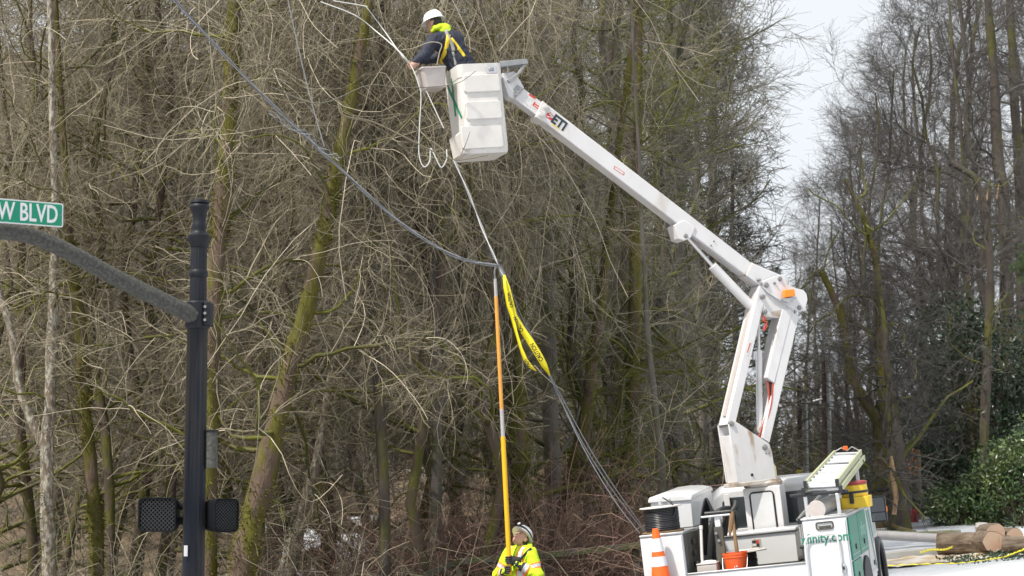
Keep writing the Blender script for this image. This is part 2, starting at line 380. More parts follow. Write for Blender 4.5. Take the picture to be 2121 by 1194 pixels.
# ================================================================== trees
def tree_mesh(name, trunk, tr, spec, tmat, cmats, sides=8):
    """trunk polyline + branching spec (src: level it grows from, 0 = trunk) -> trunk mesh, crown mesh"""
    T = np.array(trunk)[None]; R = np.array(tr)[None]
    V, F = tubes(T, R, sides)
    V = V + RNG.normal(size=V.shape) * (np.mean(tr) * 0.06)
    tm = npmesh(name + '_trunk', V, F, [tmat])
    lv = [(T, R)]; parts = []
    for i, s in enumerate(spec):
        s = dict(s); sd = s.pop('sides', 4 if i == 0 else 3); mi = s.pop('m', 0); src = s.pop('src', i)
        lv.append(grow(*lv[src], **s)); V, F = tubes(*lv[-1], sd); parts.append((V, F, mi))
    V, F, M = merge(parts)
    return tm, npmesh(name + '_crown', V, F, cmats, M)
def straight(h, r0, wob=0.25, lean=(0, 0), K=14, taper=0.25):
    z = np.linspace(0, h, K); x = np.cumsum(RNG.normal(size=K) * wob * h / K / 2.5) + lean[0] * z; y = np.cumsum(RNG.normal(size=K) * wob * h / K / 2.5) + lean[1] * z
    x -= x[0]; y -= y[0]; P = np.stack([x, y, z], 1); P[0, 2] = -0.4
    return P, np.linspace(1, taper, K) * r0
def sp(n, t0, t1, L0, L1, a0, a1, K, **k): return dict(n=n, t0=t0, t1=t1, L0=L0, L1=L1, a0=radians(a0), a1=radians(a1), K=K, **k)
def make_kind(name, style, h=14):
    if style == 'tangle':      # understorey maple: low limbs, arching twigs
        P, R = straight(h, 0.10, 0.5)
        spec = [sp(24, 0.17, 0.97, 2.2, 4.6, 45, 95, 8, droop=-0.06, wig=0.16, rr=0.42, rmin=0.013, m=0),
                sp(10, 0.12, 1.0, 0.9, 2.4, 25, 80, 7, droop=0.08, wig=0.17, rr=0.42, rmin=0.006, curl=0.6, m=1),
                sp(12, 0.1, 1.0, 0.4, 1.2, 20, 80, 5, droop=0.25, wig=0.18, rr=0.5, rmin=0.0036, curl=0.9, m=1),
                sp(2, 0.2, 1.0, 1.2, 2.4, 30, 90, 9, droop=0.7, wig=0.14, rr=0.3, rmin=0.006, curl=0.8, m=2, src=1)]
        return tree_mesh(name, P, R, spec, 'bark_brown', ['twig_moss', 'twig_tan', 'twig_pale'])
    if style == 'grey':        # upright alder with fine grey twigs
        P, R = straight(h, 0.11, 0.22)
        spec = [sp(30, 0.12, 0.98, 1.8, 3.8, 35, 70, 7, droop=-0.12, wig=0.08, rr=0.36, rmin=0.010, m=0),
                sp(10, 0.15, 1.0, 0.7, 1.8, 25, 60, 5, droop=-0.08, wig=0.10, rr=0.5, rmin=0.0065, m=1),
                sp(10, 0.1, 1.0, 0.35, 1.0, 20, 60, 4, droop=0.0, wig=0.10, rr=0.55, rmin=0.0048, curl=0.6, m=1)]
        return tree_mesh(name, P, R, spec, 'bark_grey', ['twig_grey', 'twig_grey'])
    if style == 'moss':        # mossy maple with crooked green limbs
        P, R = straight(h, 0.14, 0.5)
        spec = [sp(20, 0.06, 0.95, 2.0, 4.5, 40, 95, 9, droop=-0.12, wig=0.24, rr=0.42, rmin=0.026, m=0),
                sp(8, 0.15, 1.0, 0.7, 2.0, 30, 80, 6, droop=-0.02, wig=0.22, rr=0.5, rmin=0.011, m=0),
                sp(10, 0.1, 1.0, 0.4, 1.2, 20, 70, 5, droop=0.15, wig=0.14, rr=0.5, rmin=0.0048, curl=0.8, m=1)]
        return tree_mesh(name, P, R, spec, 'bark_dark', ['twig_moss', 'twig_grey'])
    if style == 'sky':         # darker crown seen against the sky
        P, R = straight(h, 0.12, 0.5)
        spec = [sp(26, 0.08, 0.98, 2.4, 6.0, 28, 70, 9, droop=-0.10, wig=0.16, rr=0.48, rmin=0.012, m=0),
                sp(10, 0.15, 1.0, 0.9, 2.2, 25, 65, 6, droop=-0.03, wig=0.14, rr=0.5, rmin=0.008, m=0),
                sp(12, 0.1, 1.0, 0.4, 1.2, 20, 65, 4, droop=0.0, wig=0.14, rr=0.55, rmin=0.0052, curl=0.5, m=0)]
        return tree_mesh(name, P, R, spec, 'bark_dark', ['twig_dark'])
    if style == 'far':         # hillside tree seen from far: fewer, thicker twigs
        P, R = straight(h, 0.12, 0.3)
        spec = [sp(26, 0.10, 0.98, 1.8, 4.0, 35, 75, 6, droop=-0.1, wig=0.1, rr=0.36, rmin=0.012, m=0),
                sp(9, 0.12, 1.0, 0.7, 2.0, 25, 70, 4, droop=-0.03, wig=0.12, rr=0.5, rmin=0.009, m=0),
                sp(7, 0.1, 1.0, 0.4, 1.2, 20, 70, 3, droop=0.1, wig=0.12, rr=0.55, rmin=0.008, m=0)]
        return tree_mesh(name, P, R, spec, 'bark_grey', ['twig_grey'])
    if style == 'fir':         # conifer with drooping sprays
        P, R = straight(h, 0.22, 0.05)
        spec = [sp(95, 0.10, 0.99, 3.2, 4.0, 75, 100, 7, droop=0.16, wig=0.05, rr=0.22, rmin=0.012, shrink=0.92, m=1),
                sp(13, 0.15, 1.0, 0.4, 1.1, 35, 75, 4, droop=0.25, wig=0.06, rr=0.4, rmin=0.02, taper=0.4, m=0),
                sp(7, 0.1, 1.0, 0.15, 0.4, 35, 70, 3, droop=0.35, wig=0.06, rr=0.6, rmin=0.016, taper=0.35, m=0)]
        return tree_mesh(name, P, R, spec, 'bark_grey', ['conifer', 'twig_dark'])
    if style == 'thinfir':
        P, R = straight(h, 0.20, 0.05)
        spec = [sp(85, 0.08, 0.99, 3.4, 4.2, 70, 100, 8, droop=-0.06, wig=0.07, rr=0.2, rmin=0.012, shrink=0.85, m=0),
                sp(14, 0.12, 1.0, 0.4, 1.2, 35, 75, 5, droop=0.1, wig=0.08, rr=0.4, rmin=0.010, taper=0.4, m=0),
                sp(6, 0.1, 1.0, 0.15, 0.5, 35, 70, 3, droop=0.1, wig=0.06, rr=0.6, rmin=0.008, taper=0.35, m=0)]
        return tree_mesh(name, P, R, spec, 'bark_grey', ['conifer_bare'])
KINDS_ = {}
for nm, st, hh in (('tangle_a', 'tangle', 13), ('tangle_b', 'tangle', 15), ('grey_a', 'grey', 15), ('grey_b', 'grey', 17), ('moss_a', 'moss', 12), ('moss_b', 'moss', 14), ('sky_a', 'sky', 15), ('sky_b', 'sky', 17), ('far_a', 'far', 15), ('far_b', 'far', 17), ('fir', 'fir', 18), ('thinfir', 'thinfir', 16)):
    KINDS_[nm] = make_kind(nm, st, hh)
def put_tree(kind, x, y, s, rz, name, label, group=None, tilt=(0, 0)):
    tm, cm = KINDS_[kind]
    e = empty(name, (x, y, float(gz(x, y))), rz, label=label, cat='tree', group=group)
    e.rotation_euler = (tilt[0], tilt[1], rz); e.scale = (s, s, s)
    link('trunk', tm, e); link('crown', cm, e); return e
def scatter(n, x0, x1, y0, y1, dmin, ok, tries=4000):
    pts = []
    for _ in range(tries):
        y = random.uniform(y0, y1); x = random.uniform(x0, x1)
        if ok(x, y) and all((x - a) ** 2 + (y - b) ** 2 > dmin ** 2 for a, b in pts): pts.append((x, y))
        if len(pts) >= n: break
    return pts
pxof = lambda x, y: 1060.5 + FPX * x / y
# the wood behind the cable: three depths, each with its own look
for (x, y) in scatter(20, -11, 3.2, 28.5, 35, 1.35, lambda x, y: -120 < pxof(x, y) < 1080 - (y - 28) * 6):
    put_tree(random.choice(['tangle_a', 'tangle_b']), x, y, random.uniform(0.8, 1.05), random.uniform(0, 6.28), 'bare_tree', 'tangled bare tree with tan twigs in the front of the wood', 'tangled trees at the front of the wood')
for (x, y) in scatter(18, -13, 6, 35, 46, 1.8, lambda x, y: -150 < pxof(x, y) < 1440):
    put_tree(random.choice(['grey_a', 'grey_b', 'moss_b', 'moss_a']), x, y, random.uniform(0.95, 1.2), random.uniform(0, 6.28), 'bare_tree', 'bare grey twigged tree deeper in the wood', 'grey trees in the depth of the wood')
for (x, y) in scatter(16, -18, 9, 47, 68, 2.6, lambda x, y: -150 < pxof(x, y) < 1500):
    put_tree(random.choice(['far_a', 'far_b']), x, y, random.uniform(1.1, 1.4), random.uniform(0, 6.28), 'bare_tree', 'distant bare tree on the wooded hillside', 'bare trees on the hillside')
# mossy trees right of the worker, left of the boom
for i, (px, Y, k, s, lab) in enumerate([(1180, 33, 'moss_a', 0.95, 'mossy tree just left of the leaning cable above the rail'), (1265, 35, 'moss_b', 0.95, 'mossy tree right of the cable behind the drop box'),
        (1320, 38, 'moss_a', 1.1, 'mossy tree behind the cable reel on the truck'), (1395, 41, 'moss_b', 1.05, 'mossy tree left of the turret of the boom'),
        (1430, 46, 'grey_a', 1.1, 'grey tree behind the lower boom links'), (1470, 52, 'grey_b', 0.85, 'slim bare tree behind the turret')]):
    p = gpt(px, Y); put_tree(k, p.x, p.y, s, i * 1.3, 'mossy_tree' if 'mossy' in lab else 'bare_tree', lab)
# bare trees on the other side of the sky gap
for i, (px, Y, k, s, lab) in enumerate([(1470, 50, 'thinfir', 0.95, 'dark conifer whose branch tips reach into the sky gap'), (1525, 49, 'thinfir', 0.62, 'small dark conifer bordering the sky gap'), (1400, 56, 'thinfir', 1.2, 'tall dark conifer behind the middle of the boom'), (1300, 62, 'thinfir', 1.4, 'grey conifer on the hillside right of the bucket'),
        (1600, 110, 'fir', 0.75, 'far green conifer behind the lower boom links'), (1690, 125, 'fir', 0.85, 'far hazy conifer behind the utility poles'), (1750, 105, 'fir', 0.62, 'far conifer left of the forked tree'), (1830, 118, 'fir', 0.8, 'far conifer hidden behind the forked tree'),
        (1920, 100, 'fir', 0.75, 'far conifer behind the evergreen thicket'), (2010, 112, 'fir', 0.9, 'far conifer behind the snag'), (2120, 100, 'fir', 0.85, 'far conifer at the frame edge'), (1835, 46, 'sky_a', 0.86, 'thick dark forked tree beside the split trunk'), (1930, 50, 'sky_b', 0.9, 'bare crown above the evergreen thicket'), (1760, 62, 'sky_a', 0.98, 'bare tree behind the elbow of the boom against the sky'),
        (1700, 74, 'sky_b', 0.72, 'small bare tree in the gap behind the utility poles'), (2000, 56, 'sky_a', 1.15, 'bare tree behind the broken mossy snag'), (2160, 52, 'sky_b', 1.15, 'bare tree at the frame edge over the laurel'),
        (2040, 66, 'sky_b', 1.3, 'tall bare tree far behind the laurel'), (1880, 70, 'sky_a', 1.1, 'bare tree far behind the forked tree'), (1720, 92, 'sky_a', 0.9, 'far bare tree closing the road gap'),
        (1790, 80, 'sky_b', 0.9, 'far bare tree between the poles and forked tree'), (2110, 78, 'sky_a', 1.5, 'far tall bare tree behind the pine'), (1960, 90, 'sky_b', 1.4, 'farthest bare tree over the thicket'),
        (1860, 54, 'sky_b', 0.8, 'bare tree just behind the big mossy tree'), (1900, 60, 'sky_a', 1.0, 'bare tree crowding over the dark ivy'), (1975, 48, 'sky_a', 0.85, 'bare tree in front of the snag'), (2075, 58, 'sky_b', 1.2, 'bare tree between the two tall dark trunks'), (1800, 56, 'sky_b', 0.62, 'low bare tree left of the big mossy tree'), (1745, 68, 'sky_a', 0.66, 'low bare tree behind the beacon'), (1950, 64, 'sky_a', 1.25, 'bare tree rising behind the thicket'), (2140, 64, 'sky_a', 1.4, 'tall bare tree beyond the frame edge trunks'), (1680, 84, 'sky_b', 0.62, 'low far tree behind the lower links'),
        (1640, 100, 'grey_b', 0.75, 'far grey tree behind the left utility pole')]):
    p = gpt(px, Y)
    if 1640 < px < 1970 and k.startswith('sky'): s = min(s, ((1060 - max(470 - (px - 1650) * 1.75, 10)) / FPX * Y + 1.2 - p.z) / {'sky_a': 15, 'sky_b': 17}[k])
    put_tree(k, p.x, p.y, s, i * 2.1 + 0.5, 'conifer_tree' if 'conifer' in lab else 'bare_tree', lab)

# ------------------------------------------------------------------ trees that stand out one by one
def px_tree(name, label, pts, Y, w, spec, tmat, cmats, fork=None, extra=6.0, K=46, moss=0, bend=0.0):
    """tree whose trunk runs through places of the photograph [(px, py)] (from the top down) at distance Y; w: width there in photo pixels"""
    P = [at(x, y, Y) for x, y in pts]; Wd = [q / FPX * Y / 2 for q in w]
    d = (P[0] - P[1]).normalized(); P = [P[0] + d * extra + Vector((bend, 0, 0)), P[0] + d * extra * 0.5 + Vector((bend * 0.3, 0, 0))] + P; Wd = [Wd[0] * 0.35, Wd[0] * 0.7] + Wd
    g = float(gz(P[-1].x, P[-1].y)); d = P[-1] - P[-2]
    if P[-1].z > g + 0.15: P.append(P[-1] + d * ((g - 0.3 - P[-1].z) / d.z)); Wd.append(Wd[-1] * 1.15)
    P = P[::-1]; Wd = Wd[::-1]; base = Vector((P[0].x, P[0].y, float(gz(P[0].x, P[0].y))))
    loc = [p - base for p in P]; T = spline(loc, K); T = T + np.cumsum(RNG.normal(size=T.shape) * [0.008, 0.008, 0], 0) * 0.6; R = np.interp(np.linspace(0, 1, K), np.linspace(0, 1, len(Wd)), Wd)
    R = R * (1 + 0.07 * np.sin(np.arange(K) * 0.9 + RNG.uniform(0, 6)) + RNG.normal(size=K) * 0.03)
    tm, cm = tree_mesh(name, T, R, spec, tmat, cmats, 14)
    e = empty(name, base, label=label, cat='tree'); link('trunk', tm, e)
    if fork:
        fp, fy, fw = fork; Q = spline([at(x, y, fy) - base for x, y in fp], 16); rr = np.linspace(fw[0], fw[1], 16) / FPX * fy / 2
        V, F = tubes(Q[None], rr[None], 9); link('limb', npmesh(name + '_limb', V + RNG.normal(size=V.shape) * 0.005, F, [tmat]), e)
    if moss:                                     # tufts of moss in uneven patches on the bark
        P2, R2 = grow(T[None], R[None], moss, 0.02, 0.9, 0.03, 0.09, 1.2, 1.8, 3, droop=3.0, wig=0.25, rr=0.001, rmin=0.010, shrink=0, taper=0.4)
        t_ = np.linalg.norm(P2[:, 0] - T[0], axis=1); keep = (np.sin(t_ * 2.9 + 1) + np.sin(t_ * 7.1) * 0.7 + RNG.normal(size=len(t_)) * 0.5) > 0.0
        dr = unit(P2[:, 1] - P2[:, 0]) * [1, 1, 0.2]; rad = np.interp(t_, np.linalg.norm(T - T[0], axis=1), R)[:, None, None]
        P2 = P2 + dr[:, None] * rad * 0.92; V, F = tubes(P2[keep], R2[keep]); link('moss', npmesh(name + '_moss', V, F, ['moss_tuft']), e, kind='stuff')
    link('crown', cm, e); return e
def crown(n1=12, L=(1.5, 3.5), n2=7, n3=8, r1=0.016, m=(0, 1, 1), t0=0.2, droop=0.0, pale=0):
    c = [sp(n1, t0, 0.98, L[0], L[1], 45, 95, 11, droop=-0.08 + droop, wig=0.27, rr=0.25, rmin=r1, m=m[0]),
         sp(n2, 0.12, 1.0, 0.7, 2.0, 25, 80, 7, droop=0.05 + droop, wig=0.16, rr=0.5, rmin=0.0075, curl=0.7, m=m[1]),
         sp(n3, 0.1, 1.0, 0.4, 1.2, 20, 80, 5, droop=0.3 + droop, wig=0.14, rr=0.5, rmin=0.0045, curl=1.0, m=m[2])]
    if pale: c.append(sp(pale, 0.2, 1.0, 1.2, 2.8, 30, 90, 10, droop=0.8, wig=0.11, rr=0.3, rmin=0.0062, curl=0.8, m=2, src=1))
    return c
CM = ['twig_moss', 'twig_tan', 'twig_pale']
px_tree('leaning_tree', 'thick mossy brown trunk leaning right, just right of the signal pole', [(695, 330), (668, 470), (632, 640), (590, 800), (552, 960), (518, 1100), (498, 1194)], 26.3, [26, 30, 37, 42, 48, 54, 58], crown(12, t0=0.35, pale=4), 'bark_moss', CM, moss=2600)
px_tree('mossy_tree', 'straight mossy trunk rising directly behind the signal pole', [(484, 10), (476, 200), (462, 400), (444, 560), (436, 760), (430, 960), (428, 1150)], 26.5, [30, 33, 36, 37, 38, 39, 41], crown(14, t0=0.3, pale=5), 'bark_moss', CM, moss=2200)
px_tree('lichened_tree', 'forked pale trunk blotched with white lichen near the frame edge', [(108, 300), (112, 480), (108, 650), (103, 820), (97, 960), (98, 1100), (100, 1180)], 27.8, [15, 19, 22, 25, 28, 30, 32], crown(9, t0=0.45, pale=3), 'bark_lichen', CM, fork=([(-20, 560), (22, 680), (40, 800), (64, 870), (94, 930)], 27.8, (15, 20)), moss=500)
px_tree('mossy_tree', 'dark crooked trunk with bright moss just right of the lichened trunk', [(138, 420), (146, 560), (160, 660), (168, 780), (178, 900), (190, 1020), (196, 1150)], 28.4, [16, 22, 26, 24, 25, 28, 30], crown(12, t0=0.25), 'bark_moss', CM, moss=2400)
px_tree('slender_tree', 'slender trunk, pale lichen above and moss below, right of the leaning trunk', [(715, 560), (700, 690), (676, 830), (656, 940), (640, 1020), (618, 1100), (600, 1194)], 29.6, [9, 11, 14, 18, 27, 26, 26], crown(9, t0=0.3), 'bark_lichen', CM, moss=900)
px_tree('grey_tree', 'plain grey trunk above the rail behind the yellow jacket', [(1138, 640), (1140, 780), (1142, 900), (1146, 1000), (1150, 1100)], 33, [30, 32, 34, 36, 38], crown(8), 'bark_grey', ['twig_grey', 'twig_grey', 'twig_grey'])
px_tree('mossy_tree', 'mossy trunk beside the orange pole above the white helmet', [(1072, 760), (1070, 860), (1078, 960), (1092, 1060), (1096, 1120)], 31, [34, 38, 44, 50, 56], crown(10), 'bark_moss', ['twig_moss', 'twig_moss', 'twig_grey'], moss=1500)
px_tree('mossy_tree', 'crooked mossy trunk between the grey trunk and the two cables', [(1240, 640), (1225, 760), (1212, 880), (1190, 980), (1172, 1090)], 32, [20, 24, 30, 36, 46], crown(11), 'bark_moss', ['twig_moss', 'twig_moss', 'twig_grey'], moss=1400)
px_tree('mossy_tree', 'mossy trunk standing behind the cable right of the crooked one', [(1318, 600), (1316, 720), (1310, 840), (1302, 950), (1290, 1060)], 34, [26, 28, 30, 32, 36], crown(11), 'bark_moss', ['twig_moss', 'twig_moss', 'twig_grey'], moss=1400)
px_tree('slender_tree', 'slim pale grey trunk left of the turret', [(1342, 560), (1350, 720), (1366, 860), (1376, 960), (1372, 1050)], 30, [9, 12, 14, 15, 16], crown(8, r1=0.008), 'bark_grey', ['twig_grey', 'twig_tan', 'twig_grey'])
px_tree('grey_tree', 'tall dark straight trunk left of the two at the frame edge', [(2048, 20), (2060, 160), (2066, 300), (2080, 440), (2086, 640), (2090, 860)], 48, [16, 20, 24, 26, 28, 30], crown(20, L=(1.5, 4), r1=0.014, m=(0, 0, 0), n2=9, n3=9), 'bark_dark', ['twig_dark'])
px_tree('grey_tree', 'tall dark straight trunk closest to the frame edge', [(2092, 20), (2098, 160), (2106, 300), (2114, 460), (2120, 700)], 50, [16, 18, 20, 24, 28], crown(20, L=(1.5, 4), r1=0.014, m=(0, 0, 0), n2=9, n3=9), 'bark_dark', ['twig_dark'])
px_tree('forked_tree', 'big dark mossy tree with wide limbs behind the mirror', [(1815, 560), (1822, 680), (1830, 800), (1832, 900), (1830, 1000), (1828, 1060)], 43, [13, 18, 24, 32, 42, 50], crown(18, L=(2, 4.5), r1=0.028, m=(0, 1, 1), n2=9, n3=9), 'bark_moss', ['twig_moss', 'twig_dark', 'twig_dark'], moss=1500,
        fork=([(1700, 560), (1745, 660), (1765, 780), (1810, 860), (1834, 900)], 43, (14, 26)), extra=2.0, bend=-0.6)
mat('raw_wood', (0.50, 0.33, 0.19), 0.8, c2=(0.22, 0.14, 0.08), vscale=5, lo=0.5, hi=0.7, stretch=(3, 3, 0.4), var=0.15, bump=0.4)
st = px_tree('split_tree', 'dark trunk with a torn strip of raw orange wood beside the small red container', [(1838, 760), (1848, 860), (1856, 960), (1862, 1062)], 42, [16, 26, 38, 50], crown(16, L=(1.5, 3.5), r1=0.02, n2=9, n3=9), 'bark_dark', ['twig_dark', 'twig_dark', 'twig_dark'], extra=1.5)
mb = MB(); q = [at(x, y, 41.6) - Vector(st.location) for x, y in ((1846, 945), (1850, 985), (1856, 1030), (1852, 1066))]
mb.tube(q, [0.03, 0.07, 0.055, 0.05], 7, res=None); mb.build('torn_wood', 'raw_wood', st)
# broken snag with a snapped mossy limb
sn = px_tree('broken_snag', 'broken mossy snag with a snapped limb and splintered top', [(2046, 400), (2044, 470), (2050, 560), (2046, 700), (2040, 860)], 45, [10, 15, 16, 18, 20], crown(12, L=(1, 2.5), t0=0.1, r1=0.016, m=(0, 1, 1)), 'bark_dark', ['twig_moss', 'twig_dark'], fork=([(1968, 336), (1994, 352), (2016, 366), (2030, 395), (2046, 440)], 44.8, (13, 13)), extra=0.3)
for x0, y0, x1, y1, r in ((2064, 412, 2069, 380, .022), (2044, 415, 2046, 395, .03), (2024, 415, 2026, 402, .02)):
    mb = MB(); mb.cyl(at(x0, y0, 44.8) - Vector(sn.location), at(x1, y1, 44.8) - Vector(sn.location), r, 0.005, 6); mb.build('splinter', 'raw_wood', sn)

# the weeping tree round the cable
Tp = spline([at(x, y, 28.0) for x, y in ((800, 1190), (790, 900), (770, 600), (775, 350), (790, 120), (800, -150))], 18)
base = Vector((Tp[0][0], Tp[0][1], float(gz(Tp[0][0], Tp[0][1])))); Tp = Tp - np.array(base); Tp[0, 2] = -0.4
spec = [sp(20, 0.42, 0.99, 2.2, 4.4, 40, 90, 9, droop=0.02, wig=0.17, rr=0.22, rmin=0.010, m=0, shrink=0.2),
        sp(24, 0.15, 1.0, 1.2, 3.8, 30, 100, 11, droop=0.9, wig=0.12, rr=0.4, rmin=0.0055, curl=0.45, m=1, shrink=0.0, taper=0.45),
        sp(10, 0.1, 1.0, 0.4, 1.3, 20, 60, 6, droop=0.5, wig=0.15, rr=0.5, rmin=0.0036, curl=0.9, m=1, shrink=0.2),
        sp(8, 0.2, 1.0, 1.5, 4.0, 30, 100, 12, droop=0.8, wig=0.13, rr=0.4, rmin=0.0068, curl=0.6, m=2, src=1, shrink=0, taper=0.5)]
tm, cm = tree_mesh('weeping_tree', Tp, np.linspace(0.085, 0.04, 18), spec, 'bark_dark', ['twig_tan', 'twig_tan', 'twig_pale'])
we = empty('weeping_tree', base, label='weeping tree with long pale hanging twigs round the orange pole', cat='tree'); link('trunk', tm, we); link('crown', cm, we)
Tp = spline([at(x, y, 29.5) for x, y in ((900, 1180), (905, 900), (900, 600), (905, 350), (920, 120), (930, -150))], 18)
base = Vector((Tp[0][0], Tp[0][1], float(gz(Tp[0][0], Tp[0][1])))); Tp = Tp - np.array(base); Tp[0, 2] = -0.4
spec[0] = sp(14, 0.42, 0.99, 1.6, 3.0, 40, 90, 9, droop=0.02, wig=0.17, rr=0.22, rmin=0.010, m=0, shrink=0.2)
tm, cm = tree_mesh('weeping_tree_b', Tp, np.linspace(0.09, 0.04, 18), spec, 'bark_grey', ['twig_grey', 'twig_tan', 'twig_tan'])
we = empty('weeping_tree', base, label='weeping tree with drooping tan twigs below the white bucket', cat='tree'); link('trunk', tm, we); link('crown', cm, we)

# undergrowth: what nobody could count
def brush(name, n, x0, x1, y0, y1, h, tw, mats, label, ok=None, r=(0.004, 0.010), lean=0.9, sub=4):
    x = rnd(x0, x1, n); y = rnd(y0, y1, n)
    if ok is not None: k = ok(x, y); x, y = x[k], y[k]
    n = len(x); z = gz(x, y) - 0.05; K = 8; L = rnd(h[0], h[1], n); st = (L / (K - 1))[:, None]
    D = unit(np.stack([RNG.normal(size=n) * 0.45, RNG.normal(size=n) * 0.45, np.ones(n)], 1)); P = np.empty((n, K, 3)); P[:, 0] = np.stack([x, y, z], 1)
    C = RNG.normal(size=(n, 3)) * 0.5
    for k in range(1, K):
        D = unit(D + np.array([0, 0, -lean]) * st * (k / K) + np.cross(C, D) * st + RNG.normal(size=(n, 3)) * 0.10); P[:, k] = P[:, k - 1] + D * st
    R = rnd(r[0], r[1], n)[:, None] * np.linspace(1, 0.45, K)[None]; parts = [(*tubes(P, R), 0)]
    if sub:
        P2, R2 = grow(P, R, sub, 0.25, 1, tw[0], tw[1], 0.4, 1.3, 5, droop=0.3, wig=0.15, rr=0.6, curl=0.8, rmin=0.003); parts.append((*tubes(P2, R2), len(mats) - 1))
    V, F, M = merge(parts); return link(name, npmesh(name, V, F, mats, M), kind='stuff', label=label)
brush('bramble_undergrowth', 4300, -3.4, 3.2, 28.85, 31.5, (1.5, 3.6), (0.3, 0.9), ['bramble'], 'reddish brown brambles behind the rail', ok=lambda x, y: (pxof(x, y) < 1335) & (pxof(x, y) > 655), sub=4, lean=0.6)
brush('bank_undergrowth', 2000, -8.5, -1.0, 27.2, 31.5, (1.6, 4.6), (0.4, 1.2), ['twig_tan', 'twig_grey'], 'tangled low twigs under the mossy trunks', ok=lambda x, y: (pxof(x, y) > -60) & (np.abs(pxof(x, y) - 605) > 45), sub=3)
brush('dry_stalks', 3500, 0.6, 2.6, 26.6, 30, (0.3, 0.8), (0.1, 0.3), ['bramble', 'twig_tan'], 'dry brown stalks on the bank between worker and truck', r=(0.002, 0.005), lean=0.4, sub=1)
brush('hillside_thicket', 5200, -17, 8.5, 50, 86, (2, 6), (0.8, 2.2), ['twig_grey', 'twig_dark'], 'grey thicket covering the hillside behind the wood', ok=lambda x, y: pxof(x, y) < 1500, r=(0.010, 0.03), lean=0.15, sub=5)
brush('roadside_thicket', 1500, 7, 15, 52, 70, (1.5, 4.5), (0.6, 1.6), ['twig_grey', 'twig_moss'], 'bare brushwood beyond the snowy verge', ok=lambda x, y: pxof(x, y) > 1560, r=(0.006, 0.016), lean=0.3, sub=5)
brush('far_wood', 2500, 13, 60, 100, 150, (8, 17), (2, 5), ['twig_grey', 'conifer_bare'], 'far grey wood closing the view beyond the poles', ok=lambda x, y: pxof(x, y) > 1540, r=(0.05, 0.12), lean=0.02, sub=7)

# evergreen bushes: stems and single leaves
def leafy(n, shape, size, aspect=0.42, up=0.4):
    """n folded leaves in a volume: shape(n) -> points"""
    C = shape(n); A = unit(RNG.normal(size=(n, 3)) + np.array([0, 0, -0.3])); U = unit(RNG.normal(size=(n, 3)) + np.array([0, -0.3, up * 2]))
    B = unit(np.cross(A, U)); Nn = np.cross(B, A); s = rnd(size[0], size[1], n)[:, None]; w = s * aspect * 0.5
    tip = C + A * s; mid = C + A * s * 0.45 + Nn * s * -0.06
    V = np.stack([C, mid + B * w + Nn * w * .3, tip, mid - B * w + Nn * w * .3, mid], 1).reshape(-1, 3); i = np.arange(n)[:, None] * 5
    F = np.concatenate([i + np.array([[0, 1, 4]]), i + np.array([[1, 2, 4]]), i + np.array([[2, 3, 4]]), i + np.array([[3, 0, 4]])], 0); return V, F
def blobvol(blobs):
    def f(n):
        w = np.array([b[3] ** 2 for b in blobs]); k = RNG.choice(len(blobs), n, p=w / w.sum()); b = np.array(blobs)[k]
        d = unit(RNG.normal(size=(n, 3))); r = RNG.uniform(0.45, 1.0, n) ** 0.6
        return b[:, :3] + d * (b[:, 3] * r)[:, None] * np.array([1, 1, 0.9])
    return f
def bush(name, label, px, Y, w, h, n, m, size, seed_blobs=14, cat='bush', group=None):
    base = gpt(px, Y); blobs = []
    for _ in range(seed_blobs):
        z = random.uniform(0.12, 1) * h; k = sqrt(max(0.1, 1 - (z / h) ** 2 * 0.8)); blobs.append((random.uniform(-w, w) / 2 * k, random.uniform(-w, w) / 3 * k, z - 0.15 * h, random.uniform(0.12, 0.24) * h * 0.8 + 0.15))
    e = empty(name, base, label=label, cat=cat, group=group)
    V, F = leafy(n, blobvol(blobs), size); link('leaves', npmesh(name + '_leaves', V, F, [m], smooth=False), e)
    K = 7; S = np.array([spline([(random.uniform(-.2, .2), random.uniform(-.2, .2), -0.2), (b[0] * .4, b[1] * .4, b[2] * .5), b[:3]], K) for b in blobs])
    R = np.repeat(np.linspace(0.03, 0.008, K)[None], len(blobs), 0); P2, R2 = grow(S, R, 10, 0.4, 1, 0.3, 0.8, 0.4, 1.2, 4, wig=0.1)
    V, F, M = merge([(*tubes(S, R, 4), 0), (*tubes(P2, R2), 0)]); link('stems', npmesh(name + '_stems', V, F, ['bark_brown']), e); return e
bush('ivy_bush', 'dark ivy thicket rising behind the small red container', 1925, 47, 2.6, 5.0, 9000, 'ivy', (0.08, 0.16), 22)
bush('ivy_bush', 'dark evergreen thicket below the broken snag', 2020, 46, 2.4, 5.4, 9000, 'ivy', (0.08, 0.16), 22)
bush('ivy_bush', 'dark evergreen mass at the frame edge behind the laurel', 2130, 47, 2.6, 4.6, 8000, 'ivy', (0.08, 0.16), 20)
bush('laurel_bush', 'bright glossy laurel bush at the frame edge', 2105, 41.5, 1.7, 2.7, 6500, 'laurel', (0.07, 0.14), 18)
bush('laurel_bush', 'low glossy laurel just behind the cut logs', 1985, 42.5, 1.9, 1.15, 4500, 'laurel', (0.06, 0.12), 14)
bush('laurel_bush', 'glossy laurel rising above the grey pail', 2045, 43, 1.6, 1.9, 4500, 'laurel', (0.06, 0.12), 14)
bush('ivy_bush', 'dark shrub behind the utility poles', 1740, 66, 4.0, 2.6, 5000, 'ivy', (0.12, 0.22), 16)
bush('ivy_bush', 'dark shrub at the foot of the forked tree', 1885, 49, 1.6, 2.0, 3500, 'ivy', (0.08, 0.16), 12)
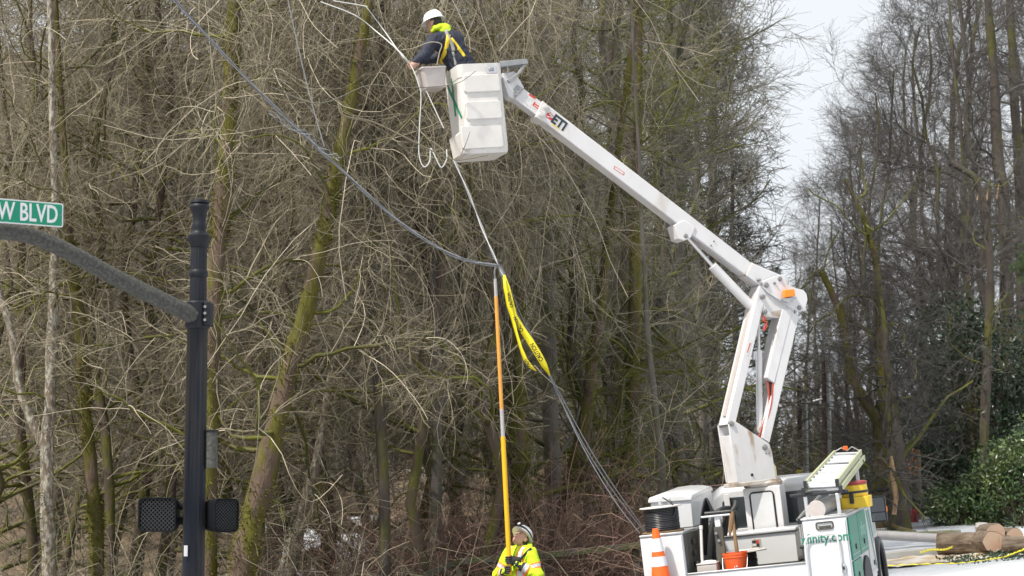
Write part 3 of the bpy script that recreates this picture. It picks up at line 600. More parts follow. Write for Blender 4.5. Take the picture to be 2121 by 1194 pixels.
# pine branch reaching into the frame
pb = empty('pine_tree', gpt(2185, 40), label='green pine whose needled branch enters at the frame edge', cat='tree'); b0 = Vector(pb.location)
tr = at(2185, 560, 40) - b0; mb = MB(); mb.tube([(0, 0, -0.3), (tr.x * .3, 0, tr.z * .5), (0, 0, tr.z), (0, 0, tr.z * 1.5)], [0.14, 0.12, 0.09, 0.04], 10, res=None); mb.build('trunk', 'bark_brown', pb)
Pn = []
for x, y, dy in ((2112, 528, 0), (2120, 512, .2), (2105, 545, -.1), (2115, 560, .1), (2124, 580, -.2), (2100, 556, 0), (2128, 540, .3)):
    Pn.append(spline([(0, 0, tr.z * 0.97), at((x + 2185) / 2, y + 8, 40) - b0, at(x, y, 40 + dy) - b0], 8))
Pn = np.array(Pn); R = np.repeat(np.linspace(0.02, 0.006, 8)[None], len(Pn), 0); V, F = tubes(Pn, R, 5); link('branch', npmesh('pine_branch', V, F, ['bark_brown']), pb)
P2, R2 = grow(Pn, R, 10, 0.35, 1, 0.15, 0.35, 0.4, 1.1, 4, wig=0.1); P3, R3 = grow(P2, R2, 60, 0.1, 1, 0.07, 0.13, 0.5, 1.0, 3, wig=0.03, rmin=0.0025)
V, F = tubes(P3, R3); link('needles', npmesh('pine_needles', V, F, ['pine_needle']), pb)

# ================================================================== bucket truck
mat('white_paint', (0.66, 0.675, 0.70), 0.35, c2=(0.55, 0.55, 0.54), vscale=2.2, lo=0.5, hi=0.8, var=0.03, coat=0.3)
mat('boom_white', (0.68, 0.675, 0.69), 0.42, c2=(0.54, 0.50, 0.46), vscale=3.5, lo=0.56, hi=0.80, var=0.04, stretch=(1, 1, 0.4))
mat('fibreglass', (0.69, 0.675, 0.65), 0.45, c2=(0.60, 0.58, 0.54), vscale=4, lo=0.5, hi=0.8, var=0.03)
mat('rusty_white', (0.66, 0.655, 0.66), 0.5, c2=(0.32, 0.20, 0.12), vscale=4.5, lo=0.60, hi=0.80, var=0.06, stretch=(1.4, 1.4, 0.5))
mat('stained_metal', (0.58, 0.54, 0.50), 0.5, c2=(0.28, 0.18, 0.11), vscale=6, lo=0.48, hi=0.70, var=0.1)
mat('black_rubber', (0.018, 0.018, 0.020), 0.6, var=0.15)
mat('black_plastic', (0.022, 0.023, 0.026), 0.4)
mat('cable_black', (0.026, 0.027, 0.032), 0.3, island=0.5)
mat('dark_panel', (0.07, 0.072, 0.075), 0.7, c2=(0.11, 0.10, 0.07), vscale=3, var=0.2)
mat('galvanised', (0.50, 0.51, 0.52), 0.42, metal=0.7, var=0.12, vscale=6)
mat('aluminium', (0.70, 0.71, 0.72), 0.33, metal=0.85, var=0.06)
mat('steel_grey', (0.34, 0.35, 0.36), 0.5, metal=0.4, var=0.12)
mat('bolt_grey', (0.30, 0.30, 0.30), 0.45, metal=0.7)
mat('glass_dark', (0.035, 0.045, 0.05), 0.06, coat=0.5)
mat('mirror_glass', (0.24, 0.25, 0.26), 0.04, metal=1.0)
mat('brand_green', (0.012, 0.21, 0.13), 0.4, var=0.05, vscale=2)
mat('pale_green', (0.28, 0.52, 0.42), 0.45)
mat('amber', (0.90, 0.25, 0.02), 0.25, emit=0.12)
mat('logo_red', (0.62, 0.05, 0.04), 0.5)
mat('logo_dark', (0.02, 0.035, 0.05), 0.5)
mat('logo_yellow', (0.75, 0.60, 0.05), 0.5)
mat('pale_yellow', (0.78, 0.70, 0.36), 0.5, var=0.05)
mat('cooler_yellow', (0.80, 0.55, 0.04), 0.45, var=0.05)
mat('cooler_red', (0.32, 0.05, 0.05), 0.5)
mat('pail_orange', (0.85, 0.12, 0.025), 0.42, var=0.06)
mat('cone_orange', (0.88, 0.125, 0.01), 0.5, var=0.05, vscale=10)
mat('reflective', (0.72, 0.72, 0.74), 0.35, var=0.05)
mat('fibre_yellow', (0.46, 0.48, 0.30), 0.5, var=0.08, vscale=5)
mat('old_wood', (0.24, 0.15, 0.075), 0.8, var=0.2, vscale=12, stretch=(4, 4, 0.5))
mat('rope_red', (0.50, 0.07, 0.04), 0.7)
mat('sticker', (0.70, 0.70, 0.68), 0.5)
mat('tape_green', (0.02, 0.26, 0.14), 0.45)
mat('tray_grey', (0.50, 0.46, 0.44), 0.55, var=0.06)
mat('snow_clump', (0.82, 0.84, 0.87), 0.6, bump=0.5, bscale=30)
V3 = Vector
truck = empty('bucket_truck', M=TRUCK, label='white utility bucket truck with raised articulated boom and green side panels', cat='truck')
def part(name, fn, m, parent=None, bevel=0.008, **k):
    mb = MB(); fn(mb); return mb.build(name, m, parent or truck, bevel=bevel, **k)
def bx(name, a, b, m='white_paint', parent=None, bevel=0.008, **k): return part(name, lambda q: q.box(a, b), m, parent, bevel, **k)

# chassis, wheels, bumper
bx('chassis', (-0.45, 0.1, 0.45), (0.45, 6.0, 0.66), 'black_plastic')
def wheel(x, y, w, sgn):
    e = part('wheel', lambda q: q.lathe([(0.20, -w / 2), (0.37, -w / 2), (0.405, -w / 2 + 0.04), (0.405, w / 2 - 0.04), (0.37, w / 2), (0.20, w / 2)], (x, y, 0.405), (sgn, 0, 0), 32), 'black_rubber', bevel=0.01)
    part('rim', lambda q: q.lathe([(0.0, w / 2 - 0.06), (0.08, w / 2 - 0.03), (0.13, w / 2 - 0.08), (0.205, w / 2 - 0.01), (0.225, w / 2 + 0.006), (0.225, w / 2 - 0.02), (0.0, w / 2 - 0.10)], (x, y, 0.405), (sgn, 0, 0), 28, False), 'galvanised', e, 0)
for sg in (-1, 1): wheel(sg * 0.84, 5.05, 0.24, sg); wheel(sg * 0.95, 1.45, 0.24, sg); wheel(sg * 0.68, 1.45, 0.24, sg)
bx('bumper', (-1.16, -0.32, 0.46), (1.16, -0.02, 0.53), 'galvanised')
bx('bumper_frame', (-0.9, -0.30, 0.38), (0.9, 0.08, 0.455), 'black_plastic')
bx('bed_floor', (-0.69, 0.03, 0.86), (0.69, 2.75, 0.93), 'dark_panel')
bx('bed_front', (-0.69, 2.78, 0.86), (0.69, 2.82, 1.30), 'white_paint')
tg = bx('tailgate', (-0.685, 0.0, 0.66), (0.685, 0.05, 1.0), 'white_paint')
bx('tailgate_cap', (-0.684, -0.012, 1.003), (0.684, 0.065, 1.018), 'galvanised', tg, 0.004)
# left cabinet row and its tall top box
lc = bx('left_cabinet', (-1.185, 0.0, 0.60), (-0.69, 2.75, 1.47), 'white_paint')
bx('cabinet_top', (-1.19, -0.012, 1.472), (-0.67, 2.76, 1.497), 'galvanised', lc, 0.006)
bx('inner_panel', (-0.688, 0.06, 0.94), (-0.674, 2.70, 1.46), 'dark_panel', lc, 0.003)
for k in range(3):
    bx('bracket', (-0.672, 0.42, 1.06 + k * 0.13), (-0.645, 0.58, 1.12 + k * 0.13), 'black_plastic', lc, 0.006)
bx('rear_door', (-1.165, -0.016, 0.66), (-0.70, -0.002, 1.455), 'white_paint', lc, 0.006)
tb = part('top_box', lambda q: q.prism([V3((-1.20, 0.9, 1.50)), V3((-0.71, 0.9, 1.50)), V3((-0.71, 0.9, 1.845)), V3((-1.20, 0.9, 1.865))], [V3((-1.20, 2.4, 1.50)), V3((-0.71, 2.4, 1.50)), V3((-0.71, 2.4, 1.885)), V3((-1.20, 2.4, 1.905))]), 'white_paint', bevel=0.012)
def lidrings(q):
    R = []
    for y, zz in ((0.875, 1.85), (0.95, 1.862), (2.35, 1.905), (2.42, 1.895)):
        o = 0.0 if 0.9 < y < 2.4 else -0.02
        R.append([V3((-1.22, y, zz - 0.012)), V3((-0.695, y, zz - 0.03)), V3((-0.695, y, zz + 0.02 + o)), V3((-0.80, y, zz + 0.05 + o)), V3((-0.96, y, zz + 0.065 + o)), V3((-1.12, y, zz + 0.06 + o)), V3((-1.22, y, zz + 0.035 + o))])
    q.loft(R)
part('lid', lidrings, 'white_paint', tb, 0.006)
bx('hasp', (-0.99, 0.862, 1.79), (-0.95, 0.897, 1.865), 'galvanised', tb, 0.004)
# right cabinet row
rc = bx('right_cabinet', (0.69, 0.0, 0.60), (1.185, 2.75, 1.475), 'white_paint')
part('cabinet_top', lambda q: q.prism([V3((0.675, -0.01, 1.477)), V3((1.195, -0.01, 1.477)), V3((1.195, -0.01, 1.50)), V3((0.675, -0.01, 1.50))], [V3((0.675, 2.76, 1.477)), V3((1.195, 2.76, 1.477)), V3((1.195, 2.76, 1.50)), V3((0.675, 2.76, 1.50))]), 'galvanised', rc, 0.006)
bx('top_sheet', (0.70, 0.02, 1.502), (1.17, 2.74, 1.51), 'white_paint', rc, 0.003)
bx('inner_panel', (0.674, 0.06, 0.94), (0.688, 2.70, 1.46), 'dark_panel', rc, 0.003)
dr = bx('rear_door', (0.705, -0.018, 0.64), (1.17, -0.002, 1.455), 'white_paint', rc, 0.006)
def rr_ring(q, c, w, h, r, t, d, ax=(1, 0, 0), up=(0, 0, 1), n=5, res=6):
    ax = V3(ax); up = V3(up); pts = [c + ax * x + up * y for x, y in rrect(w, h, r, res)]; q.tube(pts + [pts[0]], t, 8)
# recessed paddle handle
hp = tl(1708, 1089, -0.02)
part('handle', lambda q: (rr_ring(q, hp + V3((0, -0.004, 0)), 0.185, 0.075, 0.02, 0.010, 0), q.prism([hp + V3((-0.075, 0.0, 0.0)), hp + V3((0.075, 0.0, 0.0)), hp + V3((0.06, 0.0, -0.028)), hp + V3((-0.06, 0.0, -0.028))], [hp + V3((-0.075, -0.02, 0.0)), hp + V3((0.075, -0.02, 0.0)), hp + V3((0.06, -0.014, -0.028)), hp + V3((-0.06, -0.014, -0.028))]))[0], 'dark_panel', rc, 0.003, label='recessed dark paddle handle')
cx_ = tl(1711, 1115, -0.02)
text_mesh('lettering', 'xfinity.com', 0.148, 'brand_green', frame(V3((cx_.x, -0.0205, cx_.z)), (1, 0, -0.012), (0, 0, 1)), rc, sx=0.86, bold=0.0018, label='green lettering xfinity.com')
gr = [tl(x, y, -0.06) for x, y in ((1676, 1210), (1668, 1135), (1670, 1118), (1678, 1111), (1722, 1106), (1731, 1110), (1736, 1122), (1746, 1215))]
part('grab_rail', lambda q: q.tube(gr, 0.012, 10, res=40), 'white_paint', rc, 0)
lt = tl(1748, 1177, -0.02)
bx('latch', (lt.x - 0.02, -0.045, lt.z - 0.05), (lt.x + 0.025, -0.02, lt.z + 0.045), 'galvanised', rc, 0.005)
bx('latch_button', (lt.x - 0.010, -0.055, lt.z - 0.015), (lt.x + 0.012, -0.047, lt.z + 0.02), 'black_plastic', rc, 0.003)
# side doors on the street side
for y0, y1, z0, z1, m in ((0.05, 0.95, 0.98, 1.46, 'brand_green'), (1.0, 1.95, 0.98, 1.46, 'brand_green'), (2.0, 2.70, 0.66, 1.46, 'white_paint'), (0.05, 0.95, 0.66, 0.96, 'brand_green')):
    d = bx('side_door', (1.187, y0, z0), (1.203, y1, z1), m, rc, 0.005)
    bx('door_frame', (1.2035, y0 + 0.04, z0 + 0.05), (1.2075, y1 - 0.04, z0 + 0.058), 'galvanised', d, 0)
    bx('door_latch', (1.2045, (y0 + y1) / 2 - 0.05, z0 + 0.10), (1.215, (y0 + y1) / 2 + 0.05, z0 + 0.16), 'black_plastic', d, 0.004)
text_mesh('side_lettering', 'xfinity', 0.24, 'pale_green', frame(V3((1.2045, 1.46, 1.26)), (0, 1, 0), (0, 0, 1)), rc, sx=1.0, bold=0.002)
part('swoosh', lambda q: (q.prism([V3((1.206, 2.05, 1.44)), V3((1.206, 2.16, 1.44)), V3((1.206, 2.66, 0.70)), V3((1.206, 2.56, 0.70))], [V3((1.204, 2.05, 1.44)), V3((1.204, 2.16, 1.44)), V3((1.204, 2.66, 0.70)), V3((1.204, 2.56, 0.70))])), 'brand_green', rc, 0)
part('swoosh', lambda q: (q.prism([V3((1.206, 2.25, 1.44)), V3((1.206, 2.42, 1.44)), V3((1.206, 2.62, 1.10)), V3((1.206, 2.56, 1.02))], [V3((1.204, 2.25, 1.44)), V3((1.204, 2.42, 1.44)), V3((1.204, 2.62, 1.10)), V3((1.204, 2.56, 1.02))])), 'brand_green', rc, 0)
arch = [(1.45 + 0.52 * cos(a), 0.42 + 0.52 * sin(a)) for a in np.linspace(0.32, pi - 0.32, 14)]
for sg in (-1, 1):
    part('wheel_arch', lambda q: q.prism([V3((sg * 1.19, y, z)) for y, z in arch], [V3((sg * 1.212, y, z)) for y, z in arch]), 'black_rubber', rc if sg > 0 else lc, 0)
# chest across the bed, pedestal with gasketed door
ch = bx('chest', (-0.62, 1.62, 0.935), (0.38, 2.08, 1.30), 'white_paint', bevel=0.01)
bx('chest_lid', (-0.64, 1.59, 1.306), (0.40, 2.09, 1.352), 'white_paint', ch, 0.014)
sp_ = tl(1567, 1128, 1.615)
bx('placard', (sp_.x - 0.055, 1.612, sp_.z - 0.065), (sp_.x + 0.055, 1.618, sp_.z + 0.065), 'stained_metal', ch, 0.002)
for k, (dx, dz, w_, h_) in enumerate(((-0.02, 0.035, 0.03, 0.014), (0.02, 0.03, 0.018, 0.02), (-0.02, -0.005, 0.028, 0.012), (0.022, -0.012, 0.02, 0.018), (0.0, -0.042, 0.04, 0.008))):
    bx('placard_print', (sp_.x + dx - w_, 1.6085, sp_.z + dz - h_), (sp_.x + dx + w_ * .6, 1.6115, sp_.z + dz + h_), ('logo_dark', 'logo_red', 'sticker', 'logo_dark', 'sticker')[k], ch, 0)
pd = bx('pedestal', (-0.275, 2.16, 0.93), (0.185, 2.62, 1.86), 'boom_white', bevel=0.012)
part('pedestal_cap', lambda q: q.lathe([(0.24, 1.862), (0.25, 1.90), (0.22, 1.945)], (-0.05, 2.38, 0), (0, 0, 1), 28), 'stained_metal', pd, 0.004)
a0, a1 = tl(1552, 1022, 2.15), tl(1611, 1098, 2.15); c_ = (a0 + a1) / 2
part('door_gasket', lambda q: rr_ring(q, V3((c_.x, 2.155, c_.z - 0.06)), a1.x - a0.x, a0.z - a1.z + 0.12, 0.05, 0.010, 0), 'black_rubber', pd, 0)
bx('panel', (a0.x + 0.012, 2.148, 1.0), (a1.x - 0.012, 2.158, a0.z - 0.012), 'white_paint', pd, 0.004)
# cab
def cab_section(y, hw, zt, hb, zb=0.62):
    return [V3((-hb, y, zb)), V3((hb, y, zb)), V3((hb + 0.01, y, 1.0)), V3((hb, y, 1.28)), V3((hw + 0.06, y, zt - 0.22)), V3((hw, y, zt - 0.07)), V3((hw - 0.12, y, zt)), V3((0, y, zt + 0.015)), V3((-hw + 0.12, y, zt)), V3((-hw, y, zt - 0.07)), V3((-hw - 0.06, y, zt - 0.22)), V3((-hb, y, 1.28)), V3((-hb - 0.01, y, 1.0))]
cb = part('cab', lambda q: q.loft([cab_section(2.93, 0.78, 1.83, 0.96), cab_section(3.00, 0.82, 1.90, 0.99), cab_section(3.9, 0.83, 1.93, 1.0), cab_section(4.3, 0.80, 1.88, 1.0), cab_section(4.85, 0.80, 1.36, 0.98, 0.75), cab_section(5.95, 0.76, 1.24, 0.92, 0.72), cab_section(6.15, 0.70, 1.08, 0.86, 0.72)]), 'white_paint', bevel=0.02)
part('rear_window', lambda q: q.prism([V3((x, 2.905, z)) for x, z in ((-0.72, 1.36), (0.72, 1.36), (0.68, 1.70), (0.60, 1.75), (-0.60, 1.75), (-0.68, 1.70))], [V3((x, 2.945, z)) for x, z in ((-0.72, 1.36), (0.72, 1.36), (0.68, 1.70), (0.60, 1.75), (-0.60, 1.75), (-0.68, 1.70))]), 'glass_dark', cb, 0.01)
bx('window_bar', (-0.86, 2.885, 1.315), (0.86, 2.91, 1.345), 'white_paint', cb, 0.006)
bx('cab_back_panel', (-0.80, 2.895, 0.95), (0.80, 2.926, 1.30), 'black_plastic', cb, 0.01)
part('roof_lamp', lambda q: q.lathe([(0.05, 0), (0.045, 0.05), (0.02, 0.07)], (-0.50, 3.2, 1.91)), 'snow_clump', cb, 0, label='small white lamp on the cab roof')
for sg in (-1, 1):
    sd = part('door', lambda q: q.prism([V3((sg * 1.012, y, z)) for y, z in ((3.1, 0.72), (4.55, 0.72), (4.55, 1.26), (3.1, 1.26))], [V3((sg * 1.0, y, z)) for y, z in ((3.1, 0.72), (4.55, 0.72), (4.55, 1.26), (3.1, 1.26))]), 'white_paint', cb, 0.01)
    part('side_window', lambda q: q.prism([V3((sg * 0.995, 3.15, 1.31)), V3((sg * 0.985, 4.5, 1.31)), V3((sg * 0.885, 4.15, 1.74)), V3((sg * 0.885, 3.2, 1.74))], [V3((sg * 0.93, 3.15, 1.31)), V3((sg * 0.93, 4.5, 1.31)), V3((sg * 0.86, 4.15, 1.74)), V3((sg * 0.86, 3.2, 1.74))]), 'glass_dark', cb, 0.004)
    fl = [(5.05 + 0.50 * cos(a), 0.42 + 0.50 * sin(a)) for a in np.linspace(-0.1, pi + 0.1, 18)]
    part('fender_flare', lambda q: q.tube([V3((sg * 1.015, y, z)) for y, z in fl], 0.045, 8), 'black_plastic', cb, 0)
    mo = bx('mirror', (sg * 1.16 - 0.105, 4.10, 1.20), (sg * 1.16 + 0.105, 4.19, 1.53), 'black_plastic', cb, 0.03, seg=3) if False else None
    R_ = [[V3((sg * 1.165 + x * k, y, 1.365 + z * k)) for x, z in rrect(0.215, 0.335, 0.035)] for y, k in ((4.085, 1.0), (4.16, 1.0), (4.21, 0.82))]
    mo = part('mirror', lambda q: q.loft(R_), 'black_plastic', cb, 0.006)
    g1 = tl(1812, 1047, 4.08); 
    bx('mirror_arm', (min(sg * 1.0, sg * 1.07), 4.12, 1.24), (max(sg * 1.0, sg * 1.07), 4.17, 1.30), 'black_plastic', cb, 0.01)
    bx('upper_mirror_glass', (sg * 1.165 - 0.088, 4.079, 1.33), (sg * 1.165 + 0.088, 4.0835, 1.515), 'mirror_glass', cb, 0.002)
    bx('lower_mirror_glass', (sg * 1.165 - 0.088, 4.079, 1.215), (sg * 1.165 + 0.088, 4.0835, 1.315), 'mirror_glass', cb, 0.002)
    q0 = sg * 1.165 + sg * 0.103
    bx('marker_lamp', (q0 - 0.012, 4.10, 1.32), (q0 + 0.014, 4.16, 1.39), 'amber', cb, 0.006)
hb_ = tl(1506, 1040, 2.85)
bx('headboard_post', (hb_.x - 0.035, 2.84, 0.93), (hb_.x + 0.035, 2.88, tl(1506, 1024, 2.85).z), 'rusty_white', truck, 0.005)
# ladder rack and conduit holder on the right cabinet
rk = part('ladder_rack', lambda q: (q.cyl(tl(1636, 1028, 0.06), tl(1757, 1017, 0.06), 0.020, n=10), None)[0], 'black_plastic', bevel=0)
for x0, y0, x1, y1, c in ((1669, 1029, 1673, 1070, 0.06), (1735, 1022, 1739, 1063, 0.06)):
    p, q_ = tl(x0, y0, c), tl(x1, y1, c); q_.z = 1.511
    bx('rack_upright', (q_.x - 0.02, c - 0.02, 1.511), (q_.x + 0.02, c + 0.02, p.z), 'aluminium', rk, 0.004)
for dx in (0.0, 0.36):
    q_ = tl(1669, 1029, 0.06); bx('rack_upright', (q_.x + dx - 0.02, 2.45, 1.511), (q_.x + dx + 0.02, 2.49, 2.02), 'aluminium', rk, 0.004)
q_ = tl(1669, 1029, 0.06); part('rack_bar', lambda q: q.cyl((q_.x - 0.06, 2.47, 2.035), (q_.x + 0.46, 2.47, 2.035), 0.018, n=10), 'black_plastic', rk, 0)
k0 = tl(1692, 1056, 0.08)
ct = part('conduit_tube', lambda q: q.cyl((k0.x, 0.08, k0.z), (k0.x + 0.02, 2.2, k0.z + 0.02), 0.095, n=28), 'galvanised', rk, 0.004)
part('tube_cap', lambda q: q.lathe([(0.104, 0.0), (0.104, 0.05)], (k0.x, 0.03, k0.z), (0, 1, 0), 28), 'tray_grey', rk, 0.004)
part('cap_bolt', lambda q: q.cyl((k0.x - 0.12, 0.05, k0.z), (k0.x - 0.06, 0.045, k0.z), 0.006, n=6), 'bolt_grey', rk, 0)
# pipes clamped to the right cabinet's inner wall
pr = part('pipe_bracket', lambda q: (q.box((0.60, 0.28, 1.43), (0.672, 0.48, 1.50))), 'black_plastic', rc, 0.008)
bx('pipe_bracket', (0.59, 0.28, 1.15), (0.672, 0.46, 1.185), 'black_plastic', rc, 0.006)
for x, y, z0, z1, r in ((0.615, 0.34, 1.19, 1.44, 0.017), (0.655, 0.40, 1.19, 1.44, 0.017), (0.645, 0.30, 0.96, 1.44, 0.018)):
    part('pipe', lambda q: q.cyl((x, y, z0), (x, y, z1), r, n=12), 'galvanised', rc, 0)
part('pipe', lambda q: q.tube([(0.60, 0.34, 1.48), (0.66, 0.6, 1.56), (0.78, 1.2, 1.70)], 0.018, 10), 'galvanised', rc, 0)
# stanchion with crossbar
sx_ = tl(1491, 1120, 0.35).x
sn_ = bx('stanchion', (sx_ - 0.05, 0.33, 0.935), (sx_ + 0.05, 0.40, tl(1488, 1092, 0.33).z), 'dark_panel', truck, 0.006)
bx('stanchion_head', (sx_ - 0.033, 0.335, tl(1488, 1092, 0.33).z + 0.001), (sx_ + 0.033, 0.395, tl(1488, 1070, 0.33).z), 'white_paint', sn_, 0.006)
part('crossbar', lambda q: q.cyl(tl(1452, 1072, 0.32), tl(1512, 1066, 0.32), 0.012, n=10), 'white_paint', sn_, 0)
part('roller_bar', lambda q: q.cyl(tl(1460, 1065, 0.37), tl(1512, 1060, 0.37), 0.026, n=12), 'black_plastic', sn_, 0)
for x, y in ((1483, 1105), (1489, 1120)):
    part('bolt', lambda q: q.cyl(tl(x, y, 0.30), tl(x, y, 0.33), 0.018, n=8), 'bolt_grey', sn_, 0)

# ------------------------------------------------------------------ boom (parts of the truck)
def bp(name, pts, w0, w1, m='boom_white', parent=None, bevel=0.006, face=None, **k):
    """plate or beam: outline seen in the photograph on the plane w1 (near face), thick to w0"""
    Q = [bl(x, y, w1) for x, y in pts]
    return part(name, lambda q: q.prism([bw(s, z, w0) for s, z in Q], [bw(s, z, w1) for s, z in Q]), m, parent, bevel, **k)
def bpin(px, py, w0, w1, r, m='bolt_grey', parent=None, name='pin'):
    s, z = bl(px, py, w1); return part(name, lambda q: (q.cyl(bw(s, z, w0), bw(s, z, w1), r, n=14), q.cyl(bw(s, z, w1), bw(s, z, w1 + 0.012), r * 0.62, n=6))[0], m, parent, 0.003)
tplate = [(1509, 880), (1513, 874), (1522, 872), (1594, 920), (1599, 935), (1608, 992), (1600, 997), (1534, 1004), (1527, 998)]
tur = bp('turret', tplate, 0.14, 0.165, 'rusty_white')
Q = [bl(x, y, 0.165) for x, y in tplate]
part('turret_plate', lambda q: q.prism([bw(s, z, -0.165) for s, z in Q], [bw(s, z, -0.14) for s, z in Q]), 'boom_white', tur, 0.006)
part('turret_back', lambda q: q.prism([bw(s, z, -0.138) for s, z in (bl(1512, 902, 0.165), bl(1522, 902, 0.165), bl(1537, 1000, 0.165), bl(1530, 1000, 0.165))], [bw(s, z, 0.138) for s, z in (bl(1512, 902, 0.165), bl(1522, 902, 0.165), bl(1537, 1000, 0.165), bl(1530, 1000, 0.165))]), 'boom_white', tur, 0.006)
s0, z0 = bl(1530, 999, 0.165); s1, z1 = bl(1608, 992, 0.165)
part('turret_base', lambda q: q.prism([bw(a, b, -0.17) for a, b in ((s0 - 0.05, z0 - 0.06), (s1 + 0.02, z1 - 0.05), (s1 + 0.02, z1 + 0.005), (s0 - 0.05, z0 - 0.01))], [bw(a, b, 0.17) for a, b in ((s0 - 0.05, z0 - 0.06), (s1 + 0.02, z1 - 0.05), (s1 + 0.02, z1 + 0.005), (s0 - 0.05, z0 - 0.01))]), 'stained_metal', tur, 0.006)
bpin(1516, 878, -0.17, 0.18, 0.034, parent=tur); bpin(1585, 927, -0.17, 0.18, 0.036, parent=tur)
bpin(1558, 984, 0.15, 0.168, 0.02, 'black_plastic', tur, 'plug')
for x, y in ((1587, 940), (1593, 939)): bpin(x, y, 0.15, 0.168, 0.007, 'black_plastic', tur, 'bolt')
ys_, yz_ = bl(1610, 992, -0.1)
part('oil_tank', lambda q: q.lathe([(0.10, 0), (0.11, 0.03), (0.11, 0.17), (0.09, 0.205)], bw(ys_ - 0.02, yz_ - 0.02, -0.30), (0, 0, 1), 20), 'pale_yellow', tur, 0.004, label='pale yellow oil tank behind the turret')
# lower links
l1 = bp('lower_link', [(1506, 880), (1523, 880), (1588, 604), (1583, 592), (1573, 592)], -0.12, 0.135)
bp('link_channel', [(1501, 862), (1505, 862), (1566, 610), (1562, 610)], -0.03, 0.05, 'tray_grey', l1, 0.002)
bp('decal', [(1544, 735), (1550, 737), (1557, 708), (1551, 706)], 0.137, 0.139, 'sticker', l1, 0)
bp('decal_print', [(1547, 731), (1549, 731), (1555, 711), (1553, 710)], 0.1395, 0.1405, 'logo_red', l1, 0)
l2 = bp('lower_link', [(1579, 908), (1594, 918), (1655, 655), (1637, 645)], -0.12, 0.13)
bp('link_cover', [(1588, 782), (1604, 795), (1642, 640), (1620, 640)], -0.125, 0.136, 'boom_white', l2, 0.008)
for n_, (x0, x1, m_) in enumerate(((1593, 1575, 'rope_red'), (1596, 1577, 'black_rubber'), (1599, 1580, 'black_rubber'), (1600, 1578, 'rope_red'))):
    A, B, C = bl(x0, 784, 0.10), bl(x0 + 1 - n_, 840, 0.11 + 0.01 * n_), bl(x1, 908, 0.10)
    part('hydraulic_hose', lambda q: q.tube([bw(*A, 0.06 + 0.02 * n_), bw(*B, 0.08 + 0.015 * n_), bw(*C, 0.05 + 0.02 * n_)], 0.011, 8, res=12), m_, l2, 0)
A, B, C = bl(1573, 892, 0), bl(1572, 726, 0), bl(1571, 645, 0)
cy = part('lift_cylinder', lambda q: q.cyl(bw(*A, 0), bw(*B, 0), 0.042, n=18), 'boom_white', None, 0.004)
part('cylinder_rod', lambda q: q.cyl(bw(*B, 0), bw(*C, 0), 0.02, n=12), 'aluminium', cy, 0)
A2, B2 = bl(1565, 735, 0.02), bl(1568, 890, 0.02); part('oil_line', lambda q: q.tube([bw(*A2, 0.03), bw(*B2, 0.03)], 0.008, 6), 'boom_white', cy, 0)
bp('cylinder_port', [(1561, 728), (1568, 728), (1568, 745), (1561, 745)], -0.02, 0.03, 'boom_white', cy, 0.004)
part('cylinder_foot', lambda q: q.lathe([(0.05, -0.06), (0.05, 0.06)], bw(*A, 0), BN, 14), 'stained_metal', cy, 0.004)
# elbow
elp = [(1579, 583), (1600, 574), (1619, 569), (1626, 573), (1632, 591), (1648, 597), (1664, 601), (1671, 609), (1673, 621), (1669, 637), (1662, 645), (1654, 646), (1628, 631), (1606, 617), (1589, 605), (1580, 595)]
elb = bp('elbow', elp, 0.145, 0.17, 'boom_white')
Q = [bl(x, y, 0.17) for x, y in elp]
part('elbow_plate', lambda q: q.prism([bw(s, z, -0.17) for s, z in Q], [bw(s, z, -0.145) for s, z in Q]), 'boom_white', elb, 0.006)
bp('elbow_box', [(1578, 600), (1592, 607), (1620, 625), (1634, 634), (1616, 659), (1585, 657), (1577, 644)], -0.13, 0.13, 'rusty_white', elb, 0.008)
for x, y, r in ((1588, 591, .035), (1581, 615, .03), (1586, 646, .03), (1616, 578, .03), (1656, 638, .032), (1574, 580, .018), (1605, 587, .018)): bpin(x, y, 0.12, 0.182, r, parent=elb)
bp('rust_patch', [(1590, 655), (1618, 657), (1628, 640), (1600, 646)], 0.131, 0.133, 'stained_metal', elb, 0)
bp('beacon', [(1625, 601), (1646, 599), (1648, 613), (1626, 617)], 0.185, 0.26, 'amber', elb, 0.01, label='amber beacon on the elbow')
bp('beacon_bracket', [(1622, 619), (1650, 615), (1650, 619), (1640, 621), (1634, 627), (1624, 624)], 0.171, 0.25, 'galvanised', elb, 0.003)
mb = MB()
loop = [bl(x, y, 0.14) for x, y in ((1578, 656), (1586, 660), (1581, 664), (1588, 668), (1585, 676), (1582, 684), (1587, 680), (1588, 672))]
mb.tube([bw(*p, 0.13 + 0.01 * (i % 2)) for i, p in enumerate(loop)], 0.010, 7, res=40); mb.build('rope_loop', 'rope_red', elb)
# upper boom
ub = bp('upper_boom', [(1128, 212), (1557, 545), (1545, 571), (1402, 463), (1118, 246)], -0.10, 0.10, 'boom_white', None, 0.012)
bp('boom_socket', [(1558, 545), (1618, 570), (1626, 590), (1600, 600), (1575, 592), (1545, 570)], -0.12, 0.12, 'boom_white', ub, 0.008)
bp('joint_seam', [(1557, 543), (1562, 547), (1550, 574), (1543, 570)], -0.108, 0.108, 'stained_metal', ub, 0.002)
tipb = bp('boom_tip', [(1080, 180), (1130, 218), (1112, 240), (1064, 204)], -0.075, 0.075, 'boom_white', ub, 0.008)
bp('collar', [(1124, 209), (1136, 219), (1124, 252), (1110, 242)], -0.112, 0.112, 'fibreglass', ub, 0.006)
for x, y in ((1131, 222), (1121, 238)): bpin(x, y, 0.10, 0.135, 0.035, 'boom_white', ub, 'roller')
for x, y in ((1479, 500), (1473, 509)): bpin(x, y, 0.09, 0.104, 0.013, 'bolt_grey', ub, 'bolt')
